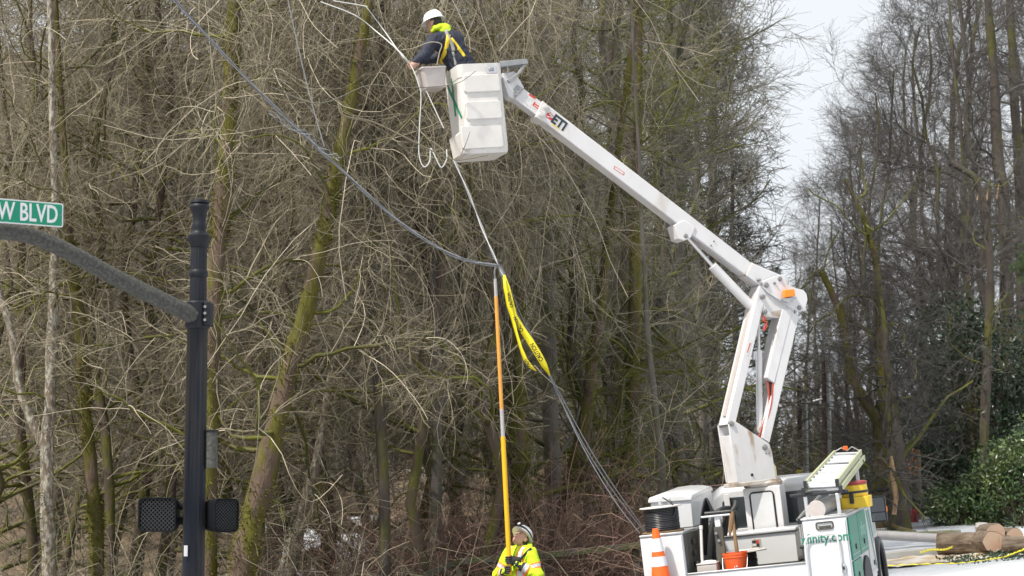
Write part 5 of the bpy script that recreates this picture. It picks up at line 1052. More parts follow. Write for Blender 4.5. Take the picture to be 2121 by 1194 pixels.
# ================================================================== cables, rope, caution tape, hot stick
mat('strand_grey', (0.21, 0.22, 0.24), 0.55, metal=0.0, var=0.2, vscale=30, island=0.4)
mat('strand_blue', (0.36, 0.385, 0.43), 0.5, metal=0.0, var=0.2, vscale=30, island=0.3)
mat('rope_white', (0.62, 0.64, 0.63), 0.8, var=0.1, vscale=30)
mat('tape_yellow', (0.86, 0.74, 0.02), 0.42, var=0.04, vscale=6)
mat('tape_black', (0.02, 0.02, 0.015), 0.5)
mat('pole_orange', (0.72, 0.33, 0.06), 0.45, var=0.06, vscale=5)
mat('pole_yellow', (0.85, 0.47, 0.01), 0.42, var=0.05, vscale=5)
mat('pole_grey', (0.42, 0.41, 0.42), 0.5, var=0.1)
CY = 24.35
def strand(name, label, pts, n, spread, r, m, cat='cable', tw=9.0, res=70):
    P = spline([at(*p) for p in pts], res); e = empty(name, P[0], label=label, cat=cat)
    for k in range(n):
        ph_ = 2 * pi * k / max(n, 1); t = np.linspace(0, 1, res) * tw + ph_; off = np.stack([np.cos(t) * spread, np.sin(t * 0.9) * spread, np.sin(t) * spread], 1) if n > 1 else 0
        mb = MB(); mb.tube([V3(p) for p in (P + off - P[0])], r, 6); mb.build('strand', m[k % len(m)], e)
    return e
strand('overhead_cable', 'thick grey twisted cable bundle sagging down to the orange pole', [(340, -30, 22.6), (362, 0, 22.7), (420, 66, 22.9), (500, 152, 23.2), (560, 213, 23.4), (640, 290, 23.6), (700, 345, 23.8), (760, 402, 23.95), (830, 462, 24.1), (890, 503, 24.2), (940, 530, 24.25), (990, 545, 24.3), (1034, 551, 24.35)], 4, 0.0125, 0.0068, ['strand_grey', 'strand_blue', 'strand_grey', 'steel_grey'], tw=26, res=160)
strand('drop_cable', 'pair of grey cables running from the caution tape down to the truck', [(1034, 549, 24.35), (1046, 580, 24.35), (1075, 650, 24.4), (1105, 708, 24.4), (1140, 780, 24.45), (1175, 850, 24.5), (1215, 925, 24.6), (1262, 1000, 24.7), (1305, 1060, 24.8), (1345, 1112, 24.9)], 2, 0.022, 0.0065, ['strand_grey', 'strand_grey'], tw=5)
strand('drop_cable', 'thin slack grey cable just below the paired cables', [(1105, 712, 24.4), (1150, 805, 24.5), (1200, 912, 24.6), (1240, 985, 24.7), (1282, 1050, 24.8), (1325, 1105, 24.9)], 1, 0, 0.006, ['strand_blue'])
strand('guy_strand', 'thin pale strand running from bucket bottom to the cable joint', [(940, 330, 24.6), (965, 388, 24.55), (990, 450, 24.5), (1012, 505, 24.4), (1030, 545, 24.36), (1044, 572, 24.34)], 2, 0.008, 0.006, ['strand_blue', 'rope_white'], tw=14)
strand('thin_wire', 'thin straight grey wire crossing above the cable bundle', [(590, -30, 24.0), (618, 100, 23.9), (645, 210, 23.8), (672, 305, 23.7)], 1, 0, 0.0075, ['strand_grey'])
strand('loose_lashing', 'frayed lashing wire hanging off the cable bundle', [(560, 232, 23.5), (600, 262, 23.5), (640, 280, 23.55), (672, 312, 23.6), (704, 328, 23.6)], 3, 0.03, 0.004, ['strand_blue', 'strand_grey', 'strand_blue'], tw=17)
BY = (TRUCK @ bw(scn, zt_, 0)).y
strand('white_rope', 'white rope held by the worker and looping below the tray', [(664, 4, 24.4), (735, 32, 24.4), (780, 66, 24.45), (824, 104, BY - 0.3), (851, 136, BY - 0.38), (866, 172, BY - 0.4), (872, 200, BY - 0.4), (869, 260, BY - 0.4), (868, 320, BY - 0.4), (878, 346, BY - 0.4), (890, 334, BY - 0.4), (892, 308, BY - 0.4), (902, 326, BY - 0.4), (914, 347, BY - 0.4), (925, 330, BY - 0.4), (925, 310, BY - 0.38)], 1, 0, 0.0068, ['rope_white'], cat='rope', res=140)
strand('white_rope', 'second white rope kinked at the top and running to the worker', [(690, 2, 24.4), (755, 13, 24.4), (762, 19, 24.4), (800, 70, 24.45), (828, 110, BY - 0.3), (846, 132, BY - 0.36)], 1, 0, 0.006, ['rope_white'], cat='rope')
strand('white_rope', 'short white rope from the tray to the bucket step', [(880, 182, BY - 0.3), (900, 225, BY - 0.34), (919, 266, BY - 0.36)], 1, 0, 0.006, ['rope_white'], cat='rope')
# caution tape: bent ribbon with print
tape = empty('caution_tape', at(1045, 570, CY), label='yellow caution tape tied to the cable, printed CAUTION', cat='tape'); t_o = V3(tape.location)
def ribbon(pts, wd, name, parent, o, m='tape_yellow', flip=1.0):
    """pts [(px, py, Y, angle)]: centre line; width turned out of the picture by the angle"""
    C = [at(x, y, Y) - o for x, y, Y, a in pts]; A, B = [], []
    for i, (x, y, Y, a) in enumerate(pts):
        t = (C[min(i + 1, len(C) - 1)] - C[max(i - 1, 0)]).normalized(); s = t.cross(V3((0, 1, 0))).normalized(); n = t.cross(s)
        w = s * cos(a) + n * sin(a); ww = wd[i] / 2; A.append(C[i] + w * ww); B.append(C[i] - w * ww)
    K = len(C); V = A + B; F = [(i, i + 1, K + i + 1, K + i) for i in range(K - 1)]
    mb = MB(); mb.add(V, F); ob = mb.build(name, m, parent, ang=60); md = ob.modifiers.new('thick', 'SOLIDIFY'); md.thickness = 0.0015; return C
c1 = ribbon([(1044, 570, CY - .06, .9), (1049, 595, CY - .07, .4), (1057, 628, CY - .08, .2), (1064, 655, CY - .08, .3), (1080, 680, CY - .08, .3), (1100, 710, CY - .07, .1), (1117, 738, CY - .07, .2), (1128, 758, CY - .06, .3), (1139, 778, CY - .03, .8)], [0.04, .085, .09, .085, .075, .085, .085, .075, .02], 'tape_tail', tape, t_o)
c2 = ribbon([(1043, 574, CY - .09, .7), (1047, 600, CY - .10, .9), (1054, 632, CY - .10, .5), (1062, 660, CY - .10, .7), (1070, 692, CY - .1, .9), (1079, 722, CY - .1, .8), (1088, 745, CY - .1, .5), (1098, 759, CY - .1, .5), (1111, 769, CY - .1, 1.0)], [.03, .06, .065, .055, .05, .052, .056, .052, .02], 'tape_tail', tape, t_o)
def tape_text(px, py, dx, dy, Y, size, s='CAUTION'):
    M = frame(at(px, py, Y) - t_o, (dx, 0, -dy), (dy, 0, dx)); return text_mesh('lettering', s, size, 'tape_black', M, tape, sx=0.72, depth=0.0006, bold=0.002)
tape_text(1112, 730, -18, -31, CY - 0.128, 0.075); tape_text(1074, 672, -12, -24, CY - 0.128, 0.062, 'CAUTION'); tape_text(1057, 622, -7, -32, CY - 0.125, 0.058); tape_text(1093, 752, -10, -17, CY - 0.155, 0.05, 'CAUTI')
# hot stick
hs = empty('hot_stick', at(1054, 1188, 24.4), label='long orange and yellow telescoping pole lifting the cable', cat='pole'); h_o = V3(hs.location)
lx = lambda y: 1025.5 + (1053.5 - 1025.5) * (y - 575) / (1140 - 575)
for y0, y1, r, m, nm in ((1190, 905, 0.029, 'pole_yellow', 'lower_section'), (908, 848, 0.024, 'pole_grey', 'coupling'), (850, 615, 0.0235, 'pole_orange', 'upper_section'), (618, 578, 0.0205, 'pole_grey', 'tip')):
    part(nm, lambda q: q.cyl(at(lx(y0), y0, 24.4) - h_o, at(lx(y1), y1, 24.4) - h_o, r, n=16), m, hs, 0.002)
part('hook', lambda q: q.tube([at(1025.5, 580, 24.4) - h_o, at(1024, 566, 24.4) - h_o, at(1026, 555, 24.38) - h_o, at(1034, 553, 24.36) - h_o], 0.011, 7, res=10), 'bolt_grey', hs, 0)

# ================================================================== rail, utility poles, logs and the rest of the roadside
mat('rail_wood', (0.115, 0.115, 0.10), 0.9, c2=(0.10, 0.12, 0.05), vscale=4, var=0.15, bump=0.5)
rr_ = empty('rail_fence', gpt(950, 28.6), label='weathered timber rail fence behind the yellow jacketed worker', cat='fence'); r_o = V3(rr_.location)
FPT = [(830, 1212, 27.2), (950, 1164, 28.6), (1150, 1149, 28.6), (1345, 1128, 28.6)]
for i in range(3):
    a, b = at(*FPT[i]) - r_o, at(*FPT[i + 1]) - r_o; d = (b - a).normalized()
    part('rail', lambda q: q.prism([a + V3((0, -0.045, -0.045)), a + V3((0, 0.045, -0.045)), a + V3((0, 0.045, 0.045)), a + V3((0, -0.045, 0.045))], [b + V3((0, -0.045, -0.045)), b + V3((0, 0.045, -0.045)), b + V3((0, 0.045, 0.045)), b + V3((0, -0.045, 0.045))]), 'rail_wood', rr_, 0.008)
for x, y, Y in ((952, 1160, 28.6), (1136, 1150, 28.6), (1318, 1131, 28.6), (832, 1208, 27.2)):
    a = at(x, y, Y); g = float(gz(a.x, a.y)); a = a - r_o
    part('post', lambda q: q.box((a.x - 0.05, a.y + 0.05, g - 0.3 - r_o.z), (a.x + 0.05, a.y + 0.15, a.z + 0.0)), 'rail_wood', rr_, 0.008)
mat('utility_wood', (0.06, 0.045, 0.04), 0.9, c2=(0.10, 0.06, 0.05), vscale=3, stretch=(6, 6, 0.4), var=0.2)
mat('utility_red', (0.12, 0.055, 0.05), 0.9, c2=(0.08, 0.05, 0.045), vscale=3, stretch=(6, 6, 0.4), var=0.2)
def upole(px, ytop, Y, wpx, m, label):
    b = gpt(px, Y); e = empty('utility_pole', b, label=label, cat='utility pole'); h = at(px, ytop, Y).z - b.z; r = wpx / FPX * Y / 2
    part('pole', lambda q: q.cyl((0, 0, -0.4), (0, 0, h), r * 1.1, r * 0.85, n=14), m, e, 0); return e, h, r
e, h, r = upole(1652, 800, 52, 11, 'utility_wood', 'dark utility pole behind the turret with a pale bracket')
part('riser', lambda q: q.cyl((r * 2.2, -0.1, 0), (r * 2.2, -0.1, h * 0.9), 0.05, n=8), 'galvanised', e, 0); part('bracket_arm', lambda q: q.cyl((0, -0.1, h - 0.5), (0.55, -0.3, h - 0.35), 0.03, n=8), 'galvanised', e, 0)
e2, h2_, r2_ = upole(1703, 750, 54, 11, 'utility_red', 'reddish utility pole with grey riser behind the ladder')
part('riser', lambda q: q.cyl((r2_ * 1.5, -0.12, 0), (r2_ * 1.5, -0.12, h2_), 0.06, n=8), 'galvanised', e2, 0)
part('transformer', lambda q: q.lathe([(0.16, 0), (0.18, 0.05), (0.18, 0.5), (0.12, 0.58)], (r2_ + 0.12, -0.2, h2_ - 0.3), n=16), 'galvanised', e2, 0)
sg2 = empty('warning_sign', gpt(1656, 51), label='small orange yellow sign at the foot of the dark utility pole', cat='sign'); s2o = V3(sg2.location); q2 = at(1656, 990, 51) - s2o
part('sign_post', lambda q: q.cyl((q2.x, 0, -0.3), (q2.x, 0, q2.z), 0.03, n=8), 'galvanised', sg2, 0)
part('sign_board', lambda q: q.box((q2.x - 0.09, -0.05, q2.z - 0.16), (q2.x + 0.09, -0.032, q2.z + 0.2)), 'logo_yellow', sg2, 0.004)
mat('hydrant_red', (0.38, 0.03, 0.03), 0.5)
hy_ = gpt(1882, 44); hy_.z += 0.16; hyd = MB().lathe([(0.09, 0.0), (0.10, 0.02), (0.10, 0.16), (0.085, 0.20), (0.095, 0.215), (0.09, 0.25), (0.05, 0.285), (0.02, 0.29)], n=18).build('red_container', 'hydrant_red', label='small red container at the foot of the split tree', cat='container'); hyd.location = hy_
mat('post_wood', (0.16, 0.14, 0.10), 0.9, var=0.2, vscale=6, stretch=(5, 5, 0.5))
for px_, Y_, h_, lab in ((1873, 44.6, 1.55, 'grey timber post left of the small red container'), (1893, 44.8, 1.7, 'brown timber post behind the small red container')):
    b = gpt(px_, Y_); o = MB().lathe([(0.075, -0.3), (0.07, h_ * 0.5), (0.065, h_), (0.03, h_ + 0.03)], n=10).build('timber_post', 'post_wood', label=lab, cat='post'); o.location = b
V, F = leafy(90, blobvol([(0, 0, 0, 0.22), (0.05, 0, 0.25, 0.12)]), (0.07, 0.14)); dl = link('dead_leaves', npmesh('dead_leaves', V, F, ['dead_leaf'], smooth=False), kind='stuff', label='clump of dead orange leaves above the timber posts'); dl.location = at(1886, 965, 44.5)
# fallen pole, pipe and mossy branch on the verge
mat('pole_moss', (0.20, 0.20, 0.17), 0.8, c2=(0.13, 0.15, 0.06), vscale=3, var=0.15)
def lying(name, label, cat, pts, r, m, n=14):
    P = [at(*p) for p in pts]; e = MB(); e.tube([p - P[0] for p in P], r, n, res=24); o = e.build(name, m, label=label, cat=cat); o.location = P[0]; return o
lying('fallen_pole', 'long grey pole lying along the kerb', 'pole', [(1800, 1108, 37.2), (1880, 1112, 37.0), (1985, 1118, 36.8)], 0.085, 'pole_grey')
lying('fallen_pole', 'thinner mossy pole lying on the grey one', 'pole', [(1805, 1101, 37.6), (1890, 1107, 37.5), (1990, 1103, 37.4)], 0.05, 'pole_moss')
lying('mossy_branch', 'mossy branch lying on the snow behind the mirror', 'branch', [(1832, 1084, 43), (1860, 1094, 41), (1895, 1104, 39)], 0.05, 'bark_moss', 8)
# logs
mat('log_bark', (0.11, 0.082, 0.06), 0.95, c2=(0.20, 0.16, 0.12), vscale=6, var=0.25, bump=1.0, bscale=14, stretch=(0.5, 2, 2))
mat('cut_wood', (0.50, 0.36, 0.26), 0.85, c2=(0.42, 0.25, 0.17), vscale=2.2, lo=0.5, hi=0.75, var=0.08)
def log(px, py, Y, rpx, length, yaw, label, tilt=0.0, squash=0.9):
    c = at(px, py, Y); r = rpx / FPX * Y; g = float(gz(c.x, c.y)); c.z = max(c.z, g + r * squash * 0.9)
    e = empty('log', (c.x, c.y, c.z - r * squash), label=label, cat='log'); o = V3((0, 0, r * squash))
    d = V3((cos(yaw), sin(yaw), tilt)).normalized(); ring = []
    up = V3((0, 0, 1)); sd = d.cross(up).normalized(); u2 = sd.cross(d); jit = [random.uniform(0.93, 1.07) for _ in range(20)]
    for k in range(7):
        t = (k / 6 - 0.5) * length; kk = 1 + random.uniform(-0.02, 0.02)
        ring.append([o + d * t + (sd * cos(2 * pi * i / 20) + u2 * sin(2 * pi * i / 20) * squash) * r * jit[i] * kk for i in range(20)])
    part('bark', lambda q: q.loft(ring, False), 'log_bark', e, 0)
    for k, s in ((0, -1), (6, 1)):
        f = [o + (p - o) * 1.0 + d * 0.002 * s for p in ring[k]]; inn = [o + d * (k / 6 - 0.5) * length + (p - (o + d * (k / 6 - 0.5) * length)) * 0.955 for p in ring[k]]
        part('cut_face', lambda q: q.loft([[p - d * 0.02 * s for p in inn], [p + d * 0.006 * s for p in inn]]), 'cut_wood', e, 0)
    return e
log(2005, 1127, 36.0, 26, 1.05, radians(-24), 'thick barky log lying lengthwise beside the yellow tape')
log(2046, 1122, 35.2, 24, 0.45, radians(-78), 'largest pale cut log facing the road')
log(2052, 1104, 36.2, 22, 0.45, radians(-80), 'pale cut log peeping over the largest one')
log(2086, 1112, 36.3, 20, 0.5, radians(-70), 'cut log lying behind the row')
log(2080, 1128, 35.5, 20, 0.4, radians(-75), 'cut log half hidden between two others')
log(2104, 1129, 35.0, 19, 0.50, radians(-12), 'short barky log at the frame edge')
pk = at(2034, 1097, 37.4); gp = empty('grey_pail', (pk.x, pk.y, float(gz(pk.x, pk.y)) + 0.15), label='upturned grey pail behind the cut logs', cat='pail'); hh_ = pk.z + 0.12 - gp.location.z
part('pail_body', lambda q: q.lathe([(0.16, 0.0), (0.16, 0.03), (0.145, 0.04), (0.115, hh_), (0.05, hh_ + 0.01)], n=20), 'tray_grey', gp, 0.003); part('pail_band', lambda q: q.lathe([(0.128, hh_ - 0.10), (0.127, hh_ - 0.085)], n=20, cap=False), 'black_plastic', gp, 0)
# yellow tape on the ground
def gtape(name, label, pts, wd, lift=0.05):
    P = [at(*p) for p in pts]; K = 30; S = [V3(p) for p in spline(P, K)]; V, F = [], []
    for i, p in enumerate(S):
        g = float(gz(p.x, p.y)) + lift + 0.012 * sin(i * 1.7); z = max(p.z, g); V += [V3((p.x, p.y - wd * 0.4, z)) - S[0], V3((p.x, p.y + wd * 0.25, z + wd * 0.7 + 0.01 * sin(i * 2.3))) - S[0]]
    F = [(2 * i, 2 * i + 2, 2 * i + 3, 2 * i + 1) for i in range(K - 1)]; mb = MB(); mb.add(V, F); o = mb.build(name, 'tape_yellow', label=label, cat='tape'); o.location = S[0]; md = o.modifiers.new('thick', 'SOLIDIFY'); md.thickness = 0.002; return o
gtape('barrier_tape', 'yellow tape stretched low across the snowy road', [(1812, 1174, 31.5), (1900, 1170, 31.8), (1990, 1167, 32.2), (2050, 1160, 33.0)], 0.016)
gtape('barrier_tape', 'yellow tape rising past the short barky log', [(2050, 1160, 33.0), (2078, 1156, 33.6), (2100, 1148, 33.9), (2135, 1134, 34.1)], 0.032)
gtape('barrier_tape', 'bunched yellow tape on the sawdust beside the barky log', [(1906, 1147, 34.2), (1930, 1141, 34.5), (1955, 1141, 34.8), (1974, 1135, 35.2)], 0.045)
# cut laurel twigs on the road by the logs
V, F = leafy(900, lambda n: np.stack([rnd(7.4, 9.3, n), rnd(33.4, 35.0, n), np.zeros(n)], 1), (0.05, 0.11)); V[:, 2] += gz(V[:, 0], V[:, 1]) + rnd(0.04, 0.10, len(V) // 5).repeat(5); link('leaf_litter', npmesh('leaf_litter', V, F, ['ivy'], smooth=False), kind='stuff', label='dark green leaf litter on the snow before the logs')
# small red and blue thing glimpsed low behind the trunks
mat('tent_blue', (0.10, 0.15, 0.28), 0.7); mat('tent_red', (0.42, 0.03, 0.05), 0.6)
tp_ = gpt(567, 33); te = empty('play_house', tp_, label='small red box with a blue peaked top beyond the leaning trunk', cat='box'); zt2 = at(567, 1178, 33).z - tp_.z
part('peaked_top', lambda q: q.loft([[V3((-.07, -.07, zt2 - .10)), V3((.07, -.07, zt2 - .10)), V3((.07, .07, zt2 - .10)), V3((-.07, .07, zt2 - .10))], [V3((-.012, -.012, zt2)), V3((.012, -.012, zt2)), V3((.012, .012, zt2)), V3((-.012, .012, zt2))]]), 'tent_blue', te, 0.003)
part('red_box', lambda q: q.box((-.13, -.05, 0), (.06, .05, zt2 - .101)), 'tent_red', te, 0.005)

# ================================================================== people
mat('skin', (0.50, 0.29, 0.21), 0.55, var=0.05, vscale=20)
mat('lips', (0.34, 0.14, 0.11), 0.5)
mat('hair_dark', (0.03, 0.024, 0.02), 0.7)
mat('hivis', (0.60, 0.86, 0.02), 0.7, var=0.06, vscale=7, bump=0.3, bscale=14)
mat('hivis_orange', (0.95, 0.27, 0.03), 0.7)
mat('silver_tape', (0.56, 0.57, 0.61), 0.4)
mat('navy', (0.017, 0.022, 0.042), 0.75, var=0.15, vscale=8, bump=0.35, bscale=12)
mat('trouser_dark', (0.03, 0.032, 0.038), 0.8, var=0.15, vscale=8)
mat('glove_black', (0.022, 0.022, 0.024), 0.7, var=0.2, vscale=30, bump=0.3)
mat('helmet_white', (0.82, 0.82, 0.82), 0.3, var=0.02, coat=0.4)
mat('strap_dark', (0.02, 0.035, 0.03), 0.7)
mat('harness_yellow', (0.75, 0.56, 0.03), 0.65, var=0.1, vscale=15)
mat('harness_grey', (0.30, 0.30, 0.28), 0.7)
mat('eye_dark', (0.02, 0.015, 0.012), 0.3)
def npv(v): return np.array(tuple(v), float)
def sdf_obj(name, fn, lo, hi, h, mats, cls, parent, world_o, focus=None):
    V, F = sdf_mesh(fn, lo, hi, h, focus); c = V[F].mean(1); m = cls(c) if cls else np.zeros(len(F), int)
    return link(name, npmesh(name, V - npv(world_o), F, mats, m), parent)
def capt(p, a, b):
    a = npv(a); b = npv(b); ab = b - a; t = ((p - a) @ ab) / (ab @ ab); return t
class Head:
    """head with face, from its centre, facing direction and up direction"""
    def __init__(s, c, d, u):
        s.c = npv(c); s.d = npv(Vector(d).normalized()); u = Vector(u); u = (u - Vector(s.d) * u.dot(Vector(s.d))).normalized(); s.u = npv(u); s.l = np.cross(s.u, s.d)
        s.M = np.stack([s.l, s.d, s.u], 1)     # columns: left, forward, up
    def w(s, l, f, z): return s.c + s.l * l + s.d * f + s.u * z
    def sdf(s, p):
        q = (p - s.c) @ s.M
        d = d_ell(q, (0, -0.010, 0.030), (0.076, 0.096, 0.098))
        d = smin(d, d_ell(q, (0, 0.030, -0.045), (0.060, 0.062, 0.070)), 0.035)          # jaw and cheeks
        d = smin(d, d_ell(q, (0, 0.068, -0.092), (0.026, 0.022, 0.020)), 0.025)          # chin
        d = smin(d, d_cap(q, (0, 0.090, 0.012), (0, 0.108, -0.026), 0.009, 0.015), 0.014)  # nose
        for k in (-1, 1):
            d = smin(d, d_ell(q, (k * 0.014, 0.097, -0.029), (0.009, 0.010, 0.008)), 0.008)
            d = smin(d, d_ell(q, (k * 0.034, 0.078, 0.028), (0.024, 0.012, 0.008)), 0.012)     # brow
            d = np.maximum(d, -(d_ell(q, (k * 0.032, 0.098, 0.006), (0.017, 0.014, 0.011))))   # eye sockets
            d = smin(d, d_ell(q, (k * 0.032, 0.076, 0.006), (0.014, 0.013, 0.012)), 0.004)
            d = smin(d, d_ell(q, (k * 0.078, -0.008, -0.004), (0.010, 0.022, 0.034)), 0.008)   # ears
        d = smin(d, d_ell(q, (0, 0.090, -0.054), (0.025, 0.012, 0.007)), 0.008)
        d = smin(d, d_ell(q, (0, 0.087, -0.068), (0.022, 0.012, 0.007)), 0.007)
        return np.maximum(d, -d_ell(q, (0, 0.104, -0.0610), (0.019, 0.012, 0.0035)))
    def cls(s, c):
        q = (c - s.c) @ s.M; m = np.zeros(len(c), int)
        m[(np.abs(q[:, 0]) < 0.025) & (q[:, 1] > 0.082) & (np.abs(q[:, 2] + 0.061) < 0.011)] = 1
        for k in (-1, 1): m[(np.abs(q[:, 0] - k * 0.032) < 0.013) & (q[:, 1] > 0.07) & (np.abs(q[:, 2] - 0.006) < 0.005)] = 3
        for k in (-1, 1): m[(np.abs(q[:, 0] - k * 0.034) < 0.022) & (q[:, 1] > 0.076) & (np.abs(q[:, 2] - 0.030) < 0.005)] = 2
        m[(q[:, 1] < 0.0) & (q[:, 2] > -0.055) & (np.abs(q[:, 0]) < 0.085) & ~((np.abs(q[:, 0]) > 0.070) & (q[:, 2] < 0.03))] = 2
        m[(q[:, 2] > 0.075)] = 2
        return m
def helmet(head, parent, o, lamp=False, brimk=1.0):
    H = lambda l, f, z: Vector(head.w(l, f, z)) - Vector(o)
    mb = MB(); R = []; n = 36
    def ring(z, a, b, fy=0.0, peak=0.0, drop=0.0): return [H(a * cos(t), fy + b * sin(t) + peak * max(0, sin(t)) ** 2, z - drop * max(0, sin(t)) ** 2) for t in [2 * pi * i / n for i in range(n)]]
    prof = [(0.046, 0.100, 0.122), (0.056, 0.108, 0.132), (0.060, 0.116, 0.140)]
    R = [ring(0.058, 0.100, 0.120), ring(0.046, 0.128 * brimk, 0.148 * brimk, 0, 0.02, 0.008), ring(0.043, 0.132 * brimk, 0.152 * brimk, 0, 0.02, 0.008), ring(0.052, 0.128 * brimk, 0.148 * brimk, 0, 0.02, 0.008), ring(0.064, 0.108, 0.130), ring(0.090, 0.106, 0.127), ring(0.120, 0.098, 0.117), ring(0.148, 0.080, 0.096), ring(0.167, 0.055, 0.066), ring(0.176, 0.026, 0.032), ring(0.178, 0.006, 0.008)]
    mb.loft(R); hm = mb.build('hard_hat', 'helmet_white', parent, ang=55)
    mb = MB(); mb.loft([[H(x, y, 0.174 - 0.9 * y * y * 6) for x, y in ((-0.012, yy), (0.012, yy))] + [H(0.012, yy, 0.183 - 5.4 * yy * yy), H(-0.012, yy, 0.183 - 5.4 * yy * yy)] for yy in np.linspace(-0.10, 0.10, 9) for y in [yy]] if False else [[H(-0.010, yy, z - 0.006), H(0.010, yy, z - 0.006), H(0.008, yy, z + 0.006), H(-0.008, yy, z + 0.006)] for yy, z in ((-0.112, 0.122), (-0.085, 0.155), (-0.05, 0.173), (0, 0.180), (0.05, 0.173), (0.085, 0.155), (0.112, 0.122))])
    mb.build('hat_ridge', 'helmet_white', hm, ang=55)
    if lamp:
        mb = MB(); P = [H(0.111 * cos(t), 0.133 * sin(t), 0.078 + 0.012 * sin(t)) for t in np.linspace(0, 2 * pi, 33)]; A = P
        mb.loft([[p + Vector(head.u) * 0.012 for p in P], [H(0.113 * cos(t), 0.136 * sin(t), 0.066 + 0.012 * sin(t)) for t in np.linspace(0, 2 * pi, 33)]], False); mb.build('lamp_band', 'strap_dark', hm)
        mb = MB(); mb.tube([H(0, 0.125, 0.10), H(0, 0.09, 0.15), H(0, 0.0, 0.182), H(0, -0.09, 0.155), H(0, -0.125, 0.09)], 0.009, 6, res=16); mb.build('lamp_band', 'strap_dark', hm)
        mb = MB(); mb.cyl(H(0, 0.125, 0.098), H(0, 0.158, 0.104), 0.024, n=14); mb.build('head_lamp', 'strap_dark', hm, bevel=0.003)
        mb = MB(); mb.cyl(H(0, 0.159, 0.104), H(0, 0.164, 0.105), 0.019, n=14); mb.build('lamp_lens', 'sign_white', hm)
    return hm
def hand_on(pole_p, pole_d, toward, side, name, m, parent, o, r=0.029, k=1.0):
    """hand closed round a bar: fingers wrap it, thumb the other way; toward: direction from bar to wrist"""
    pp = npv(pole_p); d = npv(Vector(pole_d).normalized()); t = Vector(toward); t = (t - Vector(d) * t.dot(Vector(d))).normalized(); t = npv(t); s = np.cross(d, t) * side
    segs = []
    rf = 0.0105 * k; R_ = r + rf * 0.9
    for i, (off, ln) in enumerate(((0.034, 2.9), (0.012, 3.1), (-0.010, 2.95), (-0.031, 2.5))):
        a = np.linspace(0.25, ln, 5); pts = [pp + d * off * k + R_ * (t * np.cos(x) + s * np.sin(x)) for x in a]
        for p, q in zip(pts[:-1], pts[1:]): segs.append((p, q, rf, rf * 0.93))
    th = [pp + d * 0.03 * k + R_ * (t * np.cos(x) - s * np.sin(x)) + d * dz for x, dz in ((0.3, 0.0), (0.9, 0.018), (1.6, 0.026))]
    segs += [(th[0], th[1], 0.0135 * k, 0.012 * k), (th[1], th[2], 0.012 * k, 0.0105 * k)]
    palm = [(pp + t * (R_ + 0.012) + d * 0.028 * k + s * 0.008, pp + t * (R_ + 0.012) - d * 0.026 * k + s * 0.008, 0.021 * k, 0.020 * k), (pp + t * (R_ + 0.02), pp + t * (R_ + 0.075), 0.034 * k, 0.032 * k)]
    allp = np.array([x for g in segs + palm for x in g[:2]]); lo, hi = allp.min(0) - 0.05, allp.max(0) + 0.05
    def fn(p):
        D = None
        for a, b, ra, rb in palm: e = d_cap(p, a, b, ra, rb); D = e if D is None else smin(D, e, 0.02)
        Fg = None
        for a, b, ra, rb in segs: e = d_cap(p, a, b, ra, rb); Fg = e if Fg is None else np.minimum(Fg, e)
        return smin(D, Fg, 0.006)
    return sdf_obj(name, fn, lo, hi, 0.0055, [m], None, parent, o)
def strap_on(fn, pts, Y0, wd, m, name, parent, o, lift=0.006, px=True):
    """ribbon lying on a body: places of the photograph are followed along the line of sight to the surface"""
    P = spline([(x, y, 0) for x, y in pts], 14); C = []
    for x, y, _ in P:
        d = ray(x, y); d = d / d.length; e = Vector((0, 0, EYE)); s = (Y0 - 0.8) / d.y
        for _k in range(60):
            q = e + d * s; v = float(fn(np.array([tuple(q)]))[0])
            if v < lift: break
            s += max(v * 0.8, 0.003)
        C.append(e + d * s)
    A, B = [], []
    for i, c in enumerate(C):
        t = (C[min(i + 1, len(C) - 1)] - C[max(i - 1, 0)]).normalized(); v = c - Vector((0, 0, EYE)); s_ = t.cross(v).normalized(); A.append(c + s_ * wd / 2 - Vector(o)); B.append(c - s_ * wd / 2 - Vector(o))
    K = len(C); mb = MB(); mb.add(A + B, [(i, i + 1, K + i + 1, K + i) for i in range(K - 1)]); ob = mb.build(name, m, parent, ang=60); md = ob.modifiers.new('thick', 'SOLIDIFY'); md.thickness = 0.004; md.offset = 0; return ob

# ---- worker on the ground, looking up along the pole
wc = at(1078, 1194, 24.6); wg = float(gz(wc.x, wc.y)); wo_ = Vector((wc.x, wc.y, wg))
per = empty('person', wo_, label='worker in yellow hi-vis jacket and white helmet looking up, holding the orange pole', cat='person')
Fd = Vector((-0.76, -0.65, 0)).normalized(); Ld = Vector((-Fd.y, Fd.x, 0))
def W(l, f, z): return wo_ + Ld * l + Fd * f + Vector((0, 0, z))
pole_at = lambda y: at(lx(y), y, 24.4); pdir = (pole_at(900) - pole_at(1180)).normalized()
hU, hL = pole_at(1161), pole_at(1181)
shL, shR = W(0.185, -0.01, 1.41), W(-0.185, 0.01, 1.41); elL, elR = W(0.285, -0.03, 1.145), W(-0.30, 0.10, 1.135)
wrL = hU + (elL - hU).normalized() * 0.105; wrR = hL + (elR - hL).normalized() * 0.105
head = Head(W(0.0, -0.005, 1.575), Fd * cos(radians(48)) + Vector((0, 0, sin(radians(48)))) + Ld * 0.10, Vector((0, 0, 1)))
